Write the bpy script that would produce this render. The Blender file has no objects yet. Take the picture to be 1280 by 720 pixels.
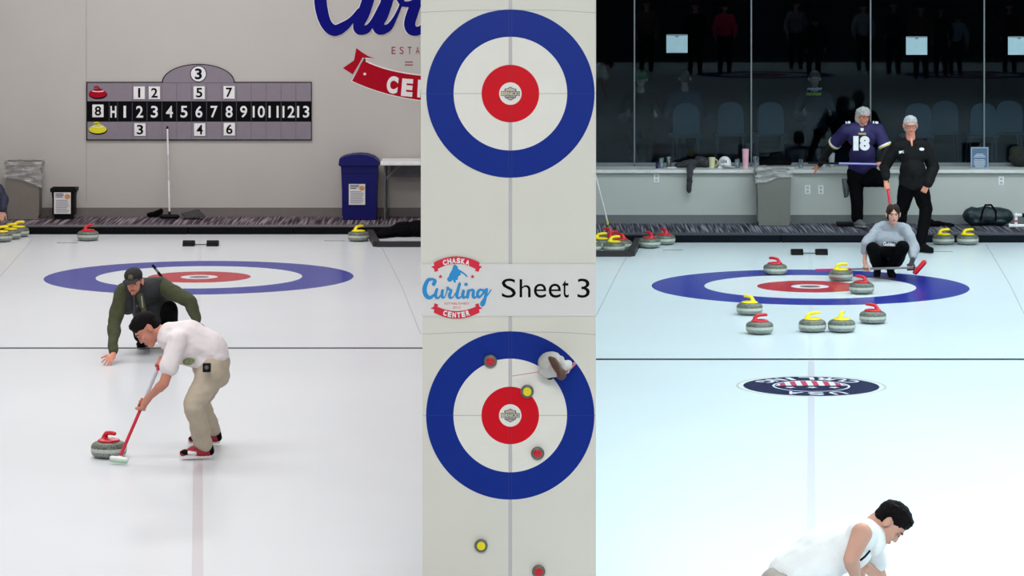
import bpy, bmesh, math, random
from mathutils import Vector, Matrix, noise
V = Vector
random.seed(4)
scn = bpy.context.scene
COL = scn.collection
PI = math.pi
# ------------------------------------------------------------------ camera
F, H, YH = 4216.0, 4.36, -113.0
def P(px, py, Y): return V(((px-640)*Y/F, Y, H-(py-YH)*Y/F))
def G(px, py, z=0.0):
    Y = F*(H-z)/(py-YH); return V(((px-640)*Y/F, Y, z))
cam = bpy.data.cameras.new('camera'); co = bpy.data.objects.new('camera', cam); COL.objects.link(co)
co.location = (0, 0, H); co.rotation_euler = (PI/2, 0, 0)
cam.sensor_width = 36; cam.lens = 36*F/1280; cam.shift_y = -(360-YH)/1280; cam.clip_end = 300
scn.camera = co
# ------------------------------------------------------------------ materials
def srgb(c):
    return tuple((x/255/12.92 if x/255 <= .04045 else ((x/255+.055)/1.055)**2.4) for x in c)
MATS = {}
def mat(name, rgb, rough=.6, spec=.5, metal=0, var=.08, nscale=12, bump=0, bscale=60, ior=1.45, coords='Object', stretch=(1,1,1), sheen=0, coat=0):
    if name in MATS: return MATS[name]
    m = bpy.data.materials.new(name); m.use_nodes = True; nt = m.node_tree; b = nt.nodes['Principled BSDF']
    c = srgb(rgb)
    b.inputs['Roughness'].default_value = rough; b.inputs['Metallic'].default_value = metal
    b.inputs['Specular IOR Level'].default_value = spec; b.inputs['IOR'].default_value = ior
    b.inputs['Sheen Weight'].default_value = sheen; b.inputs['Coat Weight'].default_value = coat
    tc = nt.nodes.new('ShaderNodeTexCoord'); mp = nt.nodes.new('ShaderNodeMapping')
    mp.inputs['Scale'].default_value = stretch
    nt.links.new(tc.outputs[coords], mp.inputs[0])
    n = nt.nodes.new('ShaderNodeTexNoise'); n.inputs['Scale'].default_value = nscale; n.inputs['Detail'].default_value = 4
    nt.links.new(mp.outputs[0], n.inputs['Vector'])
    r = nt.nodes.new('ShaderNodeValToRGB')
    r.color_ramp.elements[0].position = .3; r.color_ramp.elements[1].position = .7
    r.color_ramp.elements[0].color = tuple(max(0, x*(1-var)) for x in c)+(1,)
    r.color_ramp.elements[1].color = tuple(min(1, x*(1+var)) for x in c)+(1,)
    nt.links.new(n.outputs[0], r.inputs[0]); nt.links.new(r.outputs[0], b.inputs['Base Color'])
    if bump:
        n2 = nt.nodes.new('ShaderNodeTexNoise'); n2.inputs['Scale'].default_value = bscale; n2.inputs['Detail'].default_value = 3
        nt.links.new(mp.outputs[0], n2.inputs['Vector'])
        bp = nt.nodes.new('ShaderNodeBump'); bp.inputs['Strength'].default_value = bump; bp.inputs['Distance'].default_value = .01
        nt.links.new(n2.outputs[0], bp.inputs['Height']); nt.links.new(bp.outputs[0], b.inputs['Normal'])
    MATS[name] = m; return m
ICE = dict(rough=.22, spec=.38, ior=1.31, var=.015, nscale=.6, bump=.012, bscale=9)
M_iceL = mat('ice left', (214,219,224), **ICE)
M_iceR = mat('ice right', (214,226,232), **ICE)
M_blueI = mat('ice paint blue', (36,48,150), **{**ICE, 'var':.04})
M_redI = mat('ice paint red', (178,30,48), **{**ICE, 'var':.04})
M_whiteI = mat('ice paint white', (218,226,230), **ICE)
M_lineI = mat('ice paint dark line', (62,66,74), **ICE)
M_faintI = mat('ice paint centre line', (200,196,203), **ICE)
M_hair_lineI = mat('ice paint thin line', (192,194,198), **ICE)
M_greyI = mat('ice paint grey', (120,110,112), **ICE)
M_navyI = mat('ice paint navy', (24,32,72), **ICE)
M_wallL = mat('painted wall warm', (184,181,177), rough=.85, spec=.2, var=.02, nscale=1.5)
M_wallR = mat('painted wall cool', (182,186,182), rough=.8, spec=.2, var=.02, nscale=1.5)
M_white = mat('white plastic', (225,226,228), rough=.5)
M_ceil = mat('ceiling white', (215,215,215), rough=.9)
M_dark = mat('dark wall', (34,36,40), rough=.9)
M_base = mat('rubber baseboard', (112,106,104), rough=.6, var=.03)
M_baseR = mat('rubber baseboard cool', (104,108,110), rough=.6, var=.03)
M_black = mat('black rubber', (10,10,13), rough=.8, spec=.12)
M_blackc = mat('black cloth', (8,8,10), rough=.95, spec=.08, bump=.3, bscale=40)
M_blackp = mat('black plastic', (10,10,12), rough=.6, spec=.2)
M_trimg = mat('grey metal trim', (92,92,92), rough=.5)
M_granite = mat('granite', (126,134,126), rough=.35, var=.65, nscale=95)
M_band = mat('granite striking band', (178,184,176), rough=.7, var=.25, nscale=130)
M_graniteD = mat('granite polished dark', (92,98,88), rough=.35, var=.8, nscale=95)
M_redh = mat('red handle plastic', (196,22,40), rough=.3, var=.05)
M_yelh = mat('yellow handle plastic', (236,214,10), rough=.3, var=.05)
M_score = mat('scoreboard grey', (128,120,132), rough=.6, var=.03)
M_ink = mat('black ink', (9,9,12), rough=.8, spec=.1)
M_numw = mat('number white', (226,226,230), rough=.6)
M_card = mat('number card', (228,226,228), rough=.5)
M_blueL = mat('logo blue', (8,10,112), rough=.8, spec=.15, var=.03)
M_redL = mat('logo red', (164,6,32), rough=.8, spec=.15, var=.03)
M_whL = mat('logo white', (226,222,222), rough=.6, var=.02)
M_binG = mat('grey plastic bin', (116,110,104), rough=.55, var=.03)
M_binGR = mat('grey plastic bin cool', (110,112,106), rough=.55, var=.03)
M_binB = mat('blue plastic bin', (9,11,92), rough=.5, spec=.25, var=.03)
M_paper = mat('paper', (214,214,218), rough=.8, var=.02)
M_text = mat('printed text grey', (90,90,100), rough=.8)
M_orange = mat('printed orange patch', (206,150,84), rough=.8)
M_steel = mat('steel', (150,150,155), rough=.3, metal=1)
M_greymetal = mat('powder coated grey metal', (84,84,88), rough=.5)
M_hair_dark = mat('dark hair', (14,10,11), spec=.15, rough=.8, var=.5, nscale=90, bump=.6, bscale=120)
M_hair_brown = mat('brown hair', (48,34,30), spec=.2, rough=.7, var=.4, nscale=90, bump=.6, bscale=120)
M_hair_grey = mat('grey hair', (176,176,178), rough=.6, var=.35, nscale=90, bump=.6, bscale=120)
M_eye = mat('eye dark', (30,24,24), rough=.3)
M_lip = mat('lips', (150,70,70), rough=.5)
M_brass = mat('panel ice white', (213,207,196), rough=.4, spec=.25, var=.012, nscale=2)
M_pblue = mat('panel ring blue', (3,38,128), rough=.4, spec=.2, var=.06, nscale=200)
M_pred = mat('panel ring red', (202,0,24), rough=.4, spec=.2, var=.06, nscale=200)
M_pwhite = mat('panel ring white', (224,217,208), spec=.25, rough=.4, var=.012)
M_pline = mat('panel centre line', (186,178,180), rough=.35, var=.02)
M_pthin = mat('panel thin line', (168,168,168), rough=.4, var=.02)
M_caption = mat('caption board grey', (214,208,204), rough=.6, var=.005)
M_logoB = mat('caption logo blue', (24,134,196), rough=.6, var=.02)
M_logoR = mat('caption logo red', (208,18,50), rough=.6, var=.02)
def carpet(name, a, b, c):
    m = bpy.data.materials.new(name); m.use_nodes = True; nt = m.node_tree; bs = nt.nodes['Principled BSDF']
    bs.inputs['Roughness'].default_value = .95; bs.inputs['Specular IOR Level'].default_value = .1
    tc = nt.nodes.new('ShaderNodeTexCoord'); mp = nt.nodes.new('ShaderNodeMapping'); mp.inputs['Scale'].default_value = (42, .9, 1)
    nt.links.new(tc.outputs['Object'], mp.inputs[0])
    n = nt.nodes.new('ShaderNodeTexNoise'); n.inputs['Scale'].default_value = 1; n.inputs['Detail'].default_value = 1
    nt.links.new(mp.outputs[0], n.inputs['Vector'])
    r = nt.nodes.new('ShaderNodeValToRGB'); e = r.color_ramp.elements
    e[0].position = .36; e[0].color = srgb(a)+(1,); e[1].position = .66; e[1].color = srgb(c)+(1,)
    k = e.new(.5); k.color = srgb(b)+(1,)
    nt.links.new(n.outputs[0], r.inputs[0]); nt.links.new(r.outputs[0], bs.inputs['Base Color'])
    return m
M_carpL = carpet('striped carpet warm', (46,38,46), (88,78,88), (150,140,146))
M_carpR = carpet('striped carpet cool', (34,34,46), (76,76,88), (140,140,150))
def glassmat(name, tint, refl, rough=0):
    m = bpy.data.materials.new(name); m.use_nodes = True; nt = m.node_tree
    for n in list(nt.nodes): nt.nodes.remove(n)
    o = nt.nodes.new('ShaderNodeOutputMaterial'); mx = nt.nodes.new('ShaderNodeMixShader')
    t = nt.nodes.new('ShaderNodeBsdfTransparent'); t.inputs[0].default_value = tint+(1,)
    g = nt.nodes.new('ShaderNodeBsdfGlossy'); g.inputs['Roughness'].default_value = rough; g.inputs[0].default_value = (.9,.97,1,1)
    mx.inputs[0].default_value = refl
    nt.links.new(t.outputs[0], mx.inputs[1]); nt.links.new(g.outputs[0], mx.inputs[2]); nt.links.new(mx.outputs[0], o.inputs[0])
    return m
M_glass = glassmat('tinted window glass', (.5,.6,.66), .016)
M_cup = glassmat('clear cup', (.8,.85,.88), .16, .1)
M_liner = None
def linermat():
    m = bpy.data.materials.new('clear bin liner'); m.use_nodes = True; nt = m.node_tree
    for n in list(nt.nodes): nt.nodes.remove(n)
    o = nt.nodes.new('ShaderNodeOutputMaterial'); mx = nt.nodes.new('ShaderNodeMixShader')
    t = nt.nodes.new('ShaderNodeBsdfTransparent')
    g = nt.nodes.new('ShaderNodeBsdfPrincipled'); g.inputs['Roughness'].default_value = .3
    g.inputs['Base Color'].default_value = srgb((190,190,190))+(1,)
    tc = nt.nodes.new('ShaderNodeTexCoord'); mp = nt.nodes.new('ShaderNodeMapping'); mp.inputs['Scale'].default_value = (3, 3, 14); mp.inputs['Rotation'].default_value = (.4,.35,0)
    n = nt.nodes.new('ShaderNodeTexNoise'); n.inputs['Scale'].default_value = 2; n.inputs['Detail'].default_value = 3
    nt.links.new(tc.outputs['Object'], mp.inputs[0]); nt.links.new(mp.outputs[0], n.inputs['Vector'])
    r = nt.nodes.new('ShaderNodeMapRange'); r.inputs[1].default_value = .4; r.inputs[2].default_value = .65; r.inputs[3].default_value = .25; r.inputs[4].default_value = .75
    nt.links.new(n.outputs[0], r.inputs[0]); nt.links.new(r.outputs[0], mx.inputs[0])
    nt.links.new(t.outputs[0], mx.inputs[1]); nt.links.new(g.outputs[0], mx.inputs[2]); nt.links.new(mx.outputs[0], o.inputs[0])
    return m
M_liner = linermat()
# ------------------------------------------------------------------ object helpers
def tag(o, label=None, cat=None, group=None, kind=None):
    if label: o['label'] = label
    if cat: o['category'] = cat
    if group: o['group'] = group
    if kind: o['kind'] = kind
    return o
def thing(name, loc, label, cat, group=None, rz=0):
    o = bpy.data.objects.new(name, None); o.empty_display_size = .1; COL.objects.link(o)
    o.location = loc; o.rotation_euler = (0, 0, rz); return tag(o, label, cat, group)
def base_of(parent):
    b = V((0,0,0)); p = parent
    while p: b = b + p.location; p = p.parent
    return b
class MB:
    """collects shapes in world metres"""
    def __init__(s): s.v = []; s.f = []; s.m = []
    def add(s, vs, fs, mi=0):
        n = len(s.v); s.v += [V(v) for v in vs]; s.f += [tuple(i+n for i in f) for f in fs]; s.m += [mi]*len(fs); return s
    def box(s, x0, x1, y0, y1, z0, z1, mi=0, bev=0):
        if bev:
            bm = bmesh.new(); bmesh.ops.create_cube(bm, size=1)
            for v in bm.verts: v.co = V(((x0+x1)/2+v.co.x*(x1-x0), (y0+y1)/2+v.co.y*(y1-y0), (z0+z1)/2+v.co.z*(z1-z0)))
            bmesh.ops.bevel(bm, geom=bm.edges[:], offset=bev, segments=3, profile=.5, affect='EDGES')
            bm.verts.index_update(); s.add([v.co.copy() for v in bm.verts], [tuple(v.index for v in f.verts) for f in bm.faces], mi); bm.free(); return s
        vs = [(x,y,z) for x in (x0,x1) for y in (y0,y1) for z in (z0,z1)]
        return s.add(vs, [(0,1,3,2),(4,6,7,5),(0,4,5,1),(2,3,7,6),(0,2,6,4),(1,5,7,3)], mi)
    def cap(s, a, b, ra, rb, wd=None, w=1.0, n=16, mi=0, hemi=5):
        a = V(a); b = V(b); d = b-a; L = d.length
        if L < 1e-6: d = V((0,0,1)); b = a+d*1e-5
        d.normalize()
        if wd is None:
            t = V((0,0,1)) if abs(d.z) < .9 else V((1,0,0)); x = d.cross(t).normalized()
        else:
            x = V(wd); x = x-d*x.dot(d); 
            if x.length < 1e-4: x = d.orthogonal()
            x.normalize()
        y = d.cross(x); rings = []
        for i in range(hemi): t = -PI/2+PI/2*i/hemi; rings.append((a+d*math.sin(t)*ra, math.cos(t)*ra))
        rings.append((a, ra)); rings.append((b, rb))
        for i in range(1, hemi+1): t = PI/2*i/hemi; rings.append((b+d*math.sin(t)*rb, math.cos(t)*rb))
        vs = [rings[0][0]]; 
        for c, r in rings[1:-1]:
            for k in range(n): t = 2*PI*k/n; vs.append(c+x*math.cos(t)*r*w+y*math.sin(t)*r)
        vs.append(rings[-1][0]); fs = []; R = len(rings)-2
        for k in range(n): fs.append((0, 1+(k+1)%n, 1+k))
        for i in range(R-1):
            for k in range(n): p = 1+i*n; q = p+n; fs.append((p+k, p+(k+1)%n, q+(k+1)%n, q+k))
        p = 1+(R-1)*n; e = len(vs)-1
        for k in range(n): fs.append((p+k, p+(k+1)%n, e))
        return s.add(vs, fs, mi)
    def chain(s, pts, **k):
        for (a, ra), (b, rb) in zip(pts, pts[1:]): s.cap(a, b, ra, rb, **k)
        return s
    def ell(s, c, ax, n=18, m=12, mi=0):
        """ax: three axis vectors scaled by radius"""
        c = V(c); ax = [V(a) for a in ax]; vs = [c-ax[2]]
        for i in range(1, m):
            t = -PI/2+PI*i/m
            for k in range(n): p = 2*PI*k/n; vs.append(c+ax[0]*math.cos(t)*math.cos(p)+ax[1]*math.cos(t)*math.sin(p)+ax[2]*math.sin(t))
        vs.append(c+ax[2]); fs = [(0, 1+(k+1)%n, 1+k) for k in range(n)]
        for i in range(m-2):
            for k in range(n): p = 1+i*n; q = p+n; fs.append((p+k, p+(k+1)%n, q+(k+1)%n, q+k))
        p = 1+(m-2)*n
        fs += [(p+k, p+(k+1)%n, len(vs)-1) for k in range(n)]
        return s.add(vs, fs, mi)
    def sph(s, c, r, rs=None, mi=0):
        rs = rs or (r, r, r); return s.ell(c, [(rs[0],0,0),(0,rs[1],0),(0,0,rs[2])], mi=mi)
    def cyl(s, a, b, ra, rb=None, n=24, mi=0):
        rb = ra if rb is None else rb; a = V(a); b = V(b); d = (b-a).normalized(); x = d.orthogonal().normalized(); y = d.cross(x)
        vs = [a+x*math.cos(2*PI*k/n)*ra+y*math.sin(2*PI*k/n)*ra for k in range(n)]+[b+x*math.cos(2*PI*k/n)*rb+y*math.sin(2*PI*k/n)*rb for k in range(n)]
        fs = [(k, (k+1)%n, n+(k+1)%n, n+k) for k in range(n)]+[tuple(range(n))[::-1], tuple(range(n, 2*n))]
        return s.add(vs, fs, mi)
    def lathe(s, c, prof, n=40, mi=0):
        """prof: (r, z, mat) list; closed when r = 0 at the ends"""
        c = V(c); vs = []; idx = []
        for r, z, _ in prof:
            if r < 1e-6: idx.append([len(vs)]); vs.append(c+V((0,0,z)))
            else: idx.append(list(range(len(vs), len(vs)+n))); vs += [c+V((r*math.cos(2*PI*k/n), r*math.sin(2*PI*k/n), z)) for k in range(n)]
        N = len(s.v); s.v += vs
        for (i, j, pr) in zip(idx, idx[1:], prof):
            for k in range(n):
                k2 = (k+1)%n
                if len(i) == 1 and len(j) == 1: continue
                f = (i[0], j[k2], j[k]) if len(i) == 1 else ((i[k], i[k2], j[0]) if len(j) == 1 else (i[k], i[k2], j[k2], j[k]))
                s.f.append(tuple(q+N for q in f)); s.m.append(pr[2])
        return s
    def poly(s, pts, ext, mi=0):
        """closed planar polygon extruded by vector ext (solid)"""
        n = len(pts); pts = [V(p) for p in pts]; e = V(ext)
        return s.add(pts+[p+e for p in pts], [tuple(range(n)), tuple(range(n, 2*n))[::-1]]+[(k, (k+1)%n, n+(k+1)%n, n+k) for k in range(n)], mi)
    def ring(s, c, r0, r1, ax, ay, up, n=96, mi=0):
        """flat annulus; solid by vector up"""
        c = V(c); ax = V(ax); ay = V(ay); up = V(up); vs = []
        for k in range(n):
            t = 2*PI*k/n; d = ax*math.cos(t)+ay*math.sin(t); vs += [c+d*r0, c+d*r1, c+d*r0+up, c+d*r1+up]
        fs = []
        for k in range(n):
            a = 4*k; b = 4*((k+1)%n); fs += [(a+2, a+3, b+3, b+2), (a+1, b+1, b+3, a+3), (a, a+2, b+2, b), (a, b, b+1, a+1)]
        return s.add(vs, fs, mi)
    def mesh(s, name, mats, origin=(0,0,0)):
        me = bpy.data.meshes.new(name); o = V(origin)
        me.from_pydata([tuple(v-o) for v in s.v], [], s.f)
        for m in (mats if isinstance(mats, (list, tuple)) else [mats]): me.materials.append(m)
        me.polygons.foreach_set('material_index', s.m); me.update()
        bm = bmesh.new(); bm.from_mesh(me); bmesh.ops.recalc_face_normals(bm, faces=bm.faces[:]); bm.to_mesh(me); bm.free()
        return me
    def build(s, name, mats, parent=None, smooth=False, origin=None):
        org = base_of(parent) if parent else (V(origin) if origin is not None else V((0,0,0)))
        me = s.mesh(name, mats, org)
        if smooth:
            me.polygons.foreach_set('use_smooth', [True]*len(me.polygons)); 
            try: me.set_sharp_from_angle(angle=math.radians(40))
            except Exception: pass
        o = bpy.data.objects.new(name, me); COL.objects.link(o)
        if parent: o.parent = parent
        else: o.location = org
        return o
    def blob(s, name, m, parent=None, voxel=.006, smooth=4, amp=0, freq=8, origin=None, stretch=(1,1,1)):
        """union of everything collected, remeshed to ONE continuous skin"""
        org = base_of(parent) if parent else (V(origin) if origin is not None else V((0,0,0)))
        me = s.mesh(name, m, org); t = bpy.data.objects.new('tmp', me); COL.objects.link(t)
        r = t.modifiers.new('r', 'REMESH'); r.mode = 'VOXEL'; r.voxel_size = voxel
        if smooth: q = t.modifiers.new('s', 'SMOOTH'); q.iterations = smooth; q.factor = .5
        dg = bpy.context.evaluated_depsgraph_get(); dg.update()
        me2 = bpy.data.meshes.new_from_object(t.evaluated_get(dg)); bpy.data.objects.remove(t); bpy.data.meshes.remove(me)
        me2.name = name
        if amp:
            cs = [v.co.copy() for v in me2.vertices]; ns = [v.normal.copy() for v in me2.vertices]; out = []
            for c_, n_ in zip(cs, ns):
                p = c_+org; q = V((p.x*stretch[0], p.y*stretch[1], p.z*stretch[2]))*freq
                out.extend(c_+n_*(amp*(noise.noise(q)+.5*noise.noise(q*2.3))))
            me2.vertices.foreach_set('co', out)
        me2.materials.clear(); me2.materials.append(m)
        me2.polygons.foreach_set('use_smooth', [True]*len(me2.polygons)); me2.polygons.foreach_set('material_index', [0]*len(me2.polygons)); me2.update()
        o = bpy.data.objects.new(name, me2); COL.objects.link(o)
        if parent: o.parent = parent
        else: o.location = org
        return o
_tc = {}
def glyphs(txt, bold=0):
    """text outline mesh (verts, faces) in 2D, cached"""
    if (txt, bold) in _tc: return _tc[(txt, bold)]
    cu = bpy.data.curves.new('t', 'FONT'); cu.body = txt; cu.size = 1; cu.extrude = .02; cu.offset = bold; cu.resolution_u = 4
    o = bpy.data.objects.new('t', cu); COL.objects.link(o)
    dg = bpy.context.evaluated_depsgraph_get(); dg.update()
    me = bpy.data.meshes.new_from_object(o.evaluated_get(dg)); vs = [v.co.copy() for v in me.vertices]; fs = [tuple(p.vertices) for p in me.polygons]
    bpy.data.objects.remove(o); bpy.data.curves.remove(cu); bpy.data.meshes.remove(me)
    _tc[(txt, bold)] = (vs, fs); return vs, fs
def text2(mb, txt, u0, u1, v0, v1, place, mi=0, bold=0, rot=0, th=.002, flip=False):
    """text fitted to a box in (u,v); place(u,v,w) -> world"""
    vs, fs = glyphs(txt, bold)
    x0 = min(v.x for v in vs); x1 = max(v.x for v in vs); y0 = min(v.y for v in vs); y1 = max(v.y for v in vs)
    cu, cv = (u0+u1)/2, (v0+v1)/2; out = []
    for v in vs:
        a = (v.x-x0)/(x1-x0)-.5; b = (v.y-y0)/(y1-y0)-.5
        a *= (u1-u0); b *= (v1-v0)
        if rot: a, b = a*math.cos(rot)-b*math.sin(rot), a*math.sin(rot)+b*math.cos(rot)
        out.append(place(cu+a, cv+b, th if v.z > 0 else 0))
    mb.add(out, fs, mi)
def wallplace(Y):
    """u = px, v = -py, on a vertical plane at depth Y facing the camera"""
    def f(u, v, w): p = P(u, -v, Y); return V((p.x, Y-w, p.z))
    return f
def T(mb, txt, x0, y0, x1, y1, Y, mi=0, bold=0, rot=0, th=.003):
    text2(mb, txt, x0, x1, -y1, -y0, wallplace(Y), mi, bold, rot, th)
def stroke(mb, pts, Y, th, mi=0, grow=0, sub=8):
    """variable-width brush line; pts = (px,py,width px)"""
    q = []
    pp = [pts[0]]+pts+[pts[-1]]
    for i in range(1, len(pp)-2):
        for k in range(sub):
            t = k/sub; a, b, c, d = [V(p) for p in pp[i-1:i+3]]
            q.append(.5*((2*b)+(c-a)*t+(2*a-5*b+4*c-d)*t*t+(3*b-a-3*c+d)*t**3))
    q.append(V(pts[-1])); n = len(q); L = []; R = []
    for i, p in enumerate(q):
        a = q[max(0, i-1)]; b = q[min(n-1, i+1)]; d = V((b.x-a.x, b.y-a.y)); d = d.normalized() if d.length > 1e-6 else V((1,0))
        w = p.z/2+grow; L.append((p.x-d.y*w, p.y+d.x*w)); R.append((p.x+d.y*w, p.y-d.x*w))
    pl = wallplace(Y); vs = []
    for l, r in zip(L, R): vs += [pl(l[0], -l[1], 0), pl(r[0], -r[1], 0), pl(l[0], -l[1], th), pl(r[0], -r[1], th)]
    fs = []
    for i in range(n-1): a = 4*i; b = a+4; fs += [(a+2, a+3, b+3, b+2), (a, a+2, b+2, b), (a+1, b+1, b+3, a+3), (a, b, b+1, a+1)]
    fs += [(0,1,3,2), (4*n-4, 4*n-2, 4*n-1, 4*n-3)]
    mb.add(vs, fs, mi)
    for p in (q[0], q[-1]):
        w = p.z/2+grow; mb.poly([pl(p.x+w*math.cos(t*PI/8), -(p.y+w*math.sin(t*PI/8)), 0) for t in range(16)], (0, -th*.9, 0), mi)
def ppoly(mb, pts, Y, th, mi=0): mb.poly([P(x, y, Y) for x, y in pts], (0, -th, 0), mi)
def pell(mb, cx, cy, rx, ry, Y, th, mi=0, n=40): ppoly(mb, [(cx+rx*math.cos(2*PI*k/n), cy+ry*math.sin(2*PI*k/n)) for k in range(n)], Y, th, mi)
def prect(mb, x0, y0, x1, y1, Y, th, mi=0): ppoly(mb, [(x0,y0),(x1,y0),(x1,y1),(x0,y1)], Y, th, mi)
def S(o): o['kind'] = 'structure'; return o
def copytree(o, parent=None):
    c = o.copy(); COL.objects.link(c); c.parent = parent
    for ch in o.children: copytree(ch, c)
    return c
# ------------------------------------------------------------------ room shell
XL, XR, YB, YF = -8.6, 15.5, -7.0, 20.0
YWL = 46.8; YEL = G(0,293).y; YER = G(0,303.3).y; YWR = 45.77; YGL = 46.42; ZP = .107; ZC = 6.3
S(MB().box(XL, 0, YB, YEL+.2, -.1, 0).build('ice_sheet', M_iceL))
S(MB().box(0, XR, -3.5, YER+.2, -.1, 0).build('ice_sheet', M_iceR))
S(MB().box(0, XR, YB, -3.5, -.1, 0).build('floor', M_dark))
S(MB().box(XL, -.1, YEL+.2, YWL, -.1, ZP-.006).build('floor', M_carpL))
S(MB().box(.1, XR, YER+.2, YWR, -.1, ZP-.006).build('floor', M_carpR))
S(MB().box(XL, 0, YWL, YWL+.2, -.1, ZC).build('wall_back', M_wallL))
S(MB().box(XL-.2, XL, YB, YWL+.2, -.1, ZC).build('wall_left', M_wallL))
S(MB().box(XR, XR+.2, YB, 53, -.1, ZC).build('wall_right', M_wallR))
S(MB().box(XL-.2, XR+.2, YB-.2, YB, -.1, ZC).build('wall_front', M_dark))
S(MB().box(-.1, .1, 20.3, YWL+.2, 0, ZC).build('wall_divider_unseen', M_wallL))  # added unseen partition that keeps the two halls' light apart
S(MB().box(XL-.2, XR+.2, YB-.2, 53, ZC, ZC+.1).build('ceiling', M_ceil))
S(MB().box(.1, XR, YWR, YWR+.12, -.1, .79).build('wall_back', M_wallR))
S(MB().box(.1, XR, YGL-.05, YGL+.15, P(0,-12,YGL).z, ZC).build('wall_back', M_dark))
# baseboards and seams
S(MB().box(XL, -.1, YWL-.012, YWL, ZP-.006, P(0,259.5,YWL).z).build('baseboard_left', M_base))
S(MB().box(.1, XR, YWR-.012, YWR, ZP-.006, P(0,268.5,YWR).z).build('baseboard_right', M_baseR))
x = P(108,0,YWL).x
S(MB().box(x-.006, x+.006, YWL-.002, YWL, .3, ZC).build('trim_1', mat('wall seam', (168,162,155))))
# bumpers: foam boards along the back of the ice
def bumper(x0, x1, y, n, m1, m2):
    b = MB()
    w = (x1-x0)/n
    for i in range(n): b.box(x0+i*w+.004, x0+(i+1)*w-.004, y, y+.14, 0, ZP-.012, bev=.01)
    S(b.build('trim_2', m1))
    S(MB().box(x0, x1, y+.02, y+.2, ZP-.012, ZP+.004).build('trim_3', m2))
bumper(XL, -.1, YEL, 6, M_black, M_trimg)
bumper(.1, XR, YER, 9, mat('black rubber cool', (10,14,24), rough=.8, spec=.15), mat('grey trim cool', (66,68,74)))
# lounge behind the glass
LZ = .72
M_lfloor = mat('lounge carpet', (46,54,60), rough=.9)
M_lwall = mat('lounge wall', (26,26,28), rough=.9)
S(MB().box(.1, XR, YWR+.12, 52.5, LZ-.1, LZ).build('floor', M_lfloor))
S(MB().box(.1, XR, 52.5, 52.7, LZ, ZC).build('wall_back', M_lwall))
S(MB().box(0, .12, YGL, 52.5, LZ, ZC).build('wall_divider_unseen', M_lwall))
# counter ledge
o = MB().box(.1, XR, YWR-.06, YGL-.06, .785, .832, bev=.008).build('counter_ledge', mat('ledge laminate', (206,208,206), rough=.4)); S(o)
# windows
M_mull = mat('aluminium mullion', (112,118,124), rough=.5, metal=.5)
edges = [747-60, 793, 939, 1088, 1230, 1372, 1514+400]
zt = P(0,-14,YGL).z; zb = .85
for i in range(6):
    x0 = max(.1, P(edges[i],0,YGL).x); x1 = min(XR, P(edges[i+1],0,YGL).x)
    f = MB(); w = .009
    f.box(x0, x0+w, YGL-.03, YGL+.03, zb, zt); f.box(x1-w, x1, YGL-.03, YGL+.03, zb, zt)
    f.box(x0+w, x1-w, YGL-.05, YGL+.03, .832, zb+.03); f.box(x0+w, x1-w, YGL-.03, YGL+.03, zt-.04, zt)
    o = S(f.build('window_%d'%(i+1), M_mull))
    g = MB().box(x0+w, x1-w, YGL-.004, YGL+.004, zb+.03, zt-.04).build('pane', M_glass, o)
# ------------------------------------------------------------------ markings in the ice
def house(c, R=1.83, label=None, detail=True):
    b = MB(); X = (1,0,0); Yv = (0,1,0); u = (0,0,.0012)
    b.ring(c, 1.22, R, X, Yv, u, mi=0); b.ring(c, .61, 1.22, X, Yv, (0,0,.0008), mi=2); b.ring(c, .22, .61, X, Yv, u, mi=1)
    b.ring(c, .12, .22, X, Yv, u, mi=2); b.ring(c, .001, .12, X, Yv, u, mi=3)
    o = S(b.build('house_rings', [M_blueI, M_redI, M_whiteI, M_greyI])); return o
cL = G(249,346.3); cR = G(1012.5,358.2)
house(cL); house(cR); house(V((6.7,3.8,0))); house(V((12.2,3.8,0)))
def floorline(pts, w, m, z=.002):
    b = MB()
    for (a, c) in zip(pts, pts[1:]):
        d = (c-a).normalized(); n = V((-d.y, d.x, 0))*w/2
        b.poly([a+n, c+n, c-n, a-n], (0,0,z))
    return S(b.build('ice_marking', m))
# hog lines, tee/side lines, centre lines
yl = G(0,435.2).y; yr = G(0,449.2).y
floorline([V((XL,yl,0)), V((-.1,yl,0))], .10, M_lineI, .0018)
floorline([V((.1,yr,0)), V((XR,yr,0))], .11, M_lineI, .0018)
floorline([G(250,300), G(247,435)], .05, mat('ice centre faint', (208,211,217), **ICE), .0006)
floorline([G(247.5,436), G(247,740)], .075, M_faintI, .0015)
floorline([G(1013,310), G(1013,447)], .05, mat('ice centre faint cool', (206,220,227), **ICE), .0006)
floorline([G(1014,451), G(1014,740)], .06, mat('ice centre cool', (204,203,216), **ICE), .0015)
floorline([G(475,305), G(502,358), G(526,418)], .012, M_hair_lineI)
floorline([G(40,300), G(0,346)], .012, M_hair_lineI)
floorline([G(783,322), G(770,345), G(745,395)], .012, M_hair_lineI)
floorline([G(1233,306), G(1262,355), G(1284,400)], .012, M_hair_lineI)
floorline([V((cL.x-2.3,cL.y,0)), V((cL.x+2.3,cL.y,0))], .012, M_hair_lineI, .0004)
for (px, py) in ((84,303.6),(418,301)):
    floorline([G(px-13,py), G(px+13,py)], .05, M_greyI, .0015)
for (px, py) in ((841,312.5),(1178,314.5)):
    floorline([G(px-13,py), G(px+13,py)], .05, M_greyI, .0015)
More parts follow.
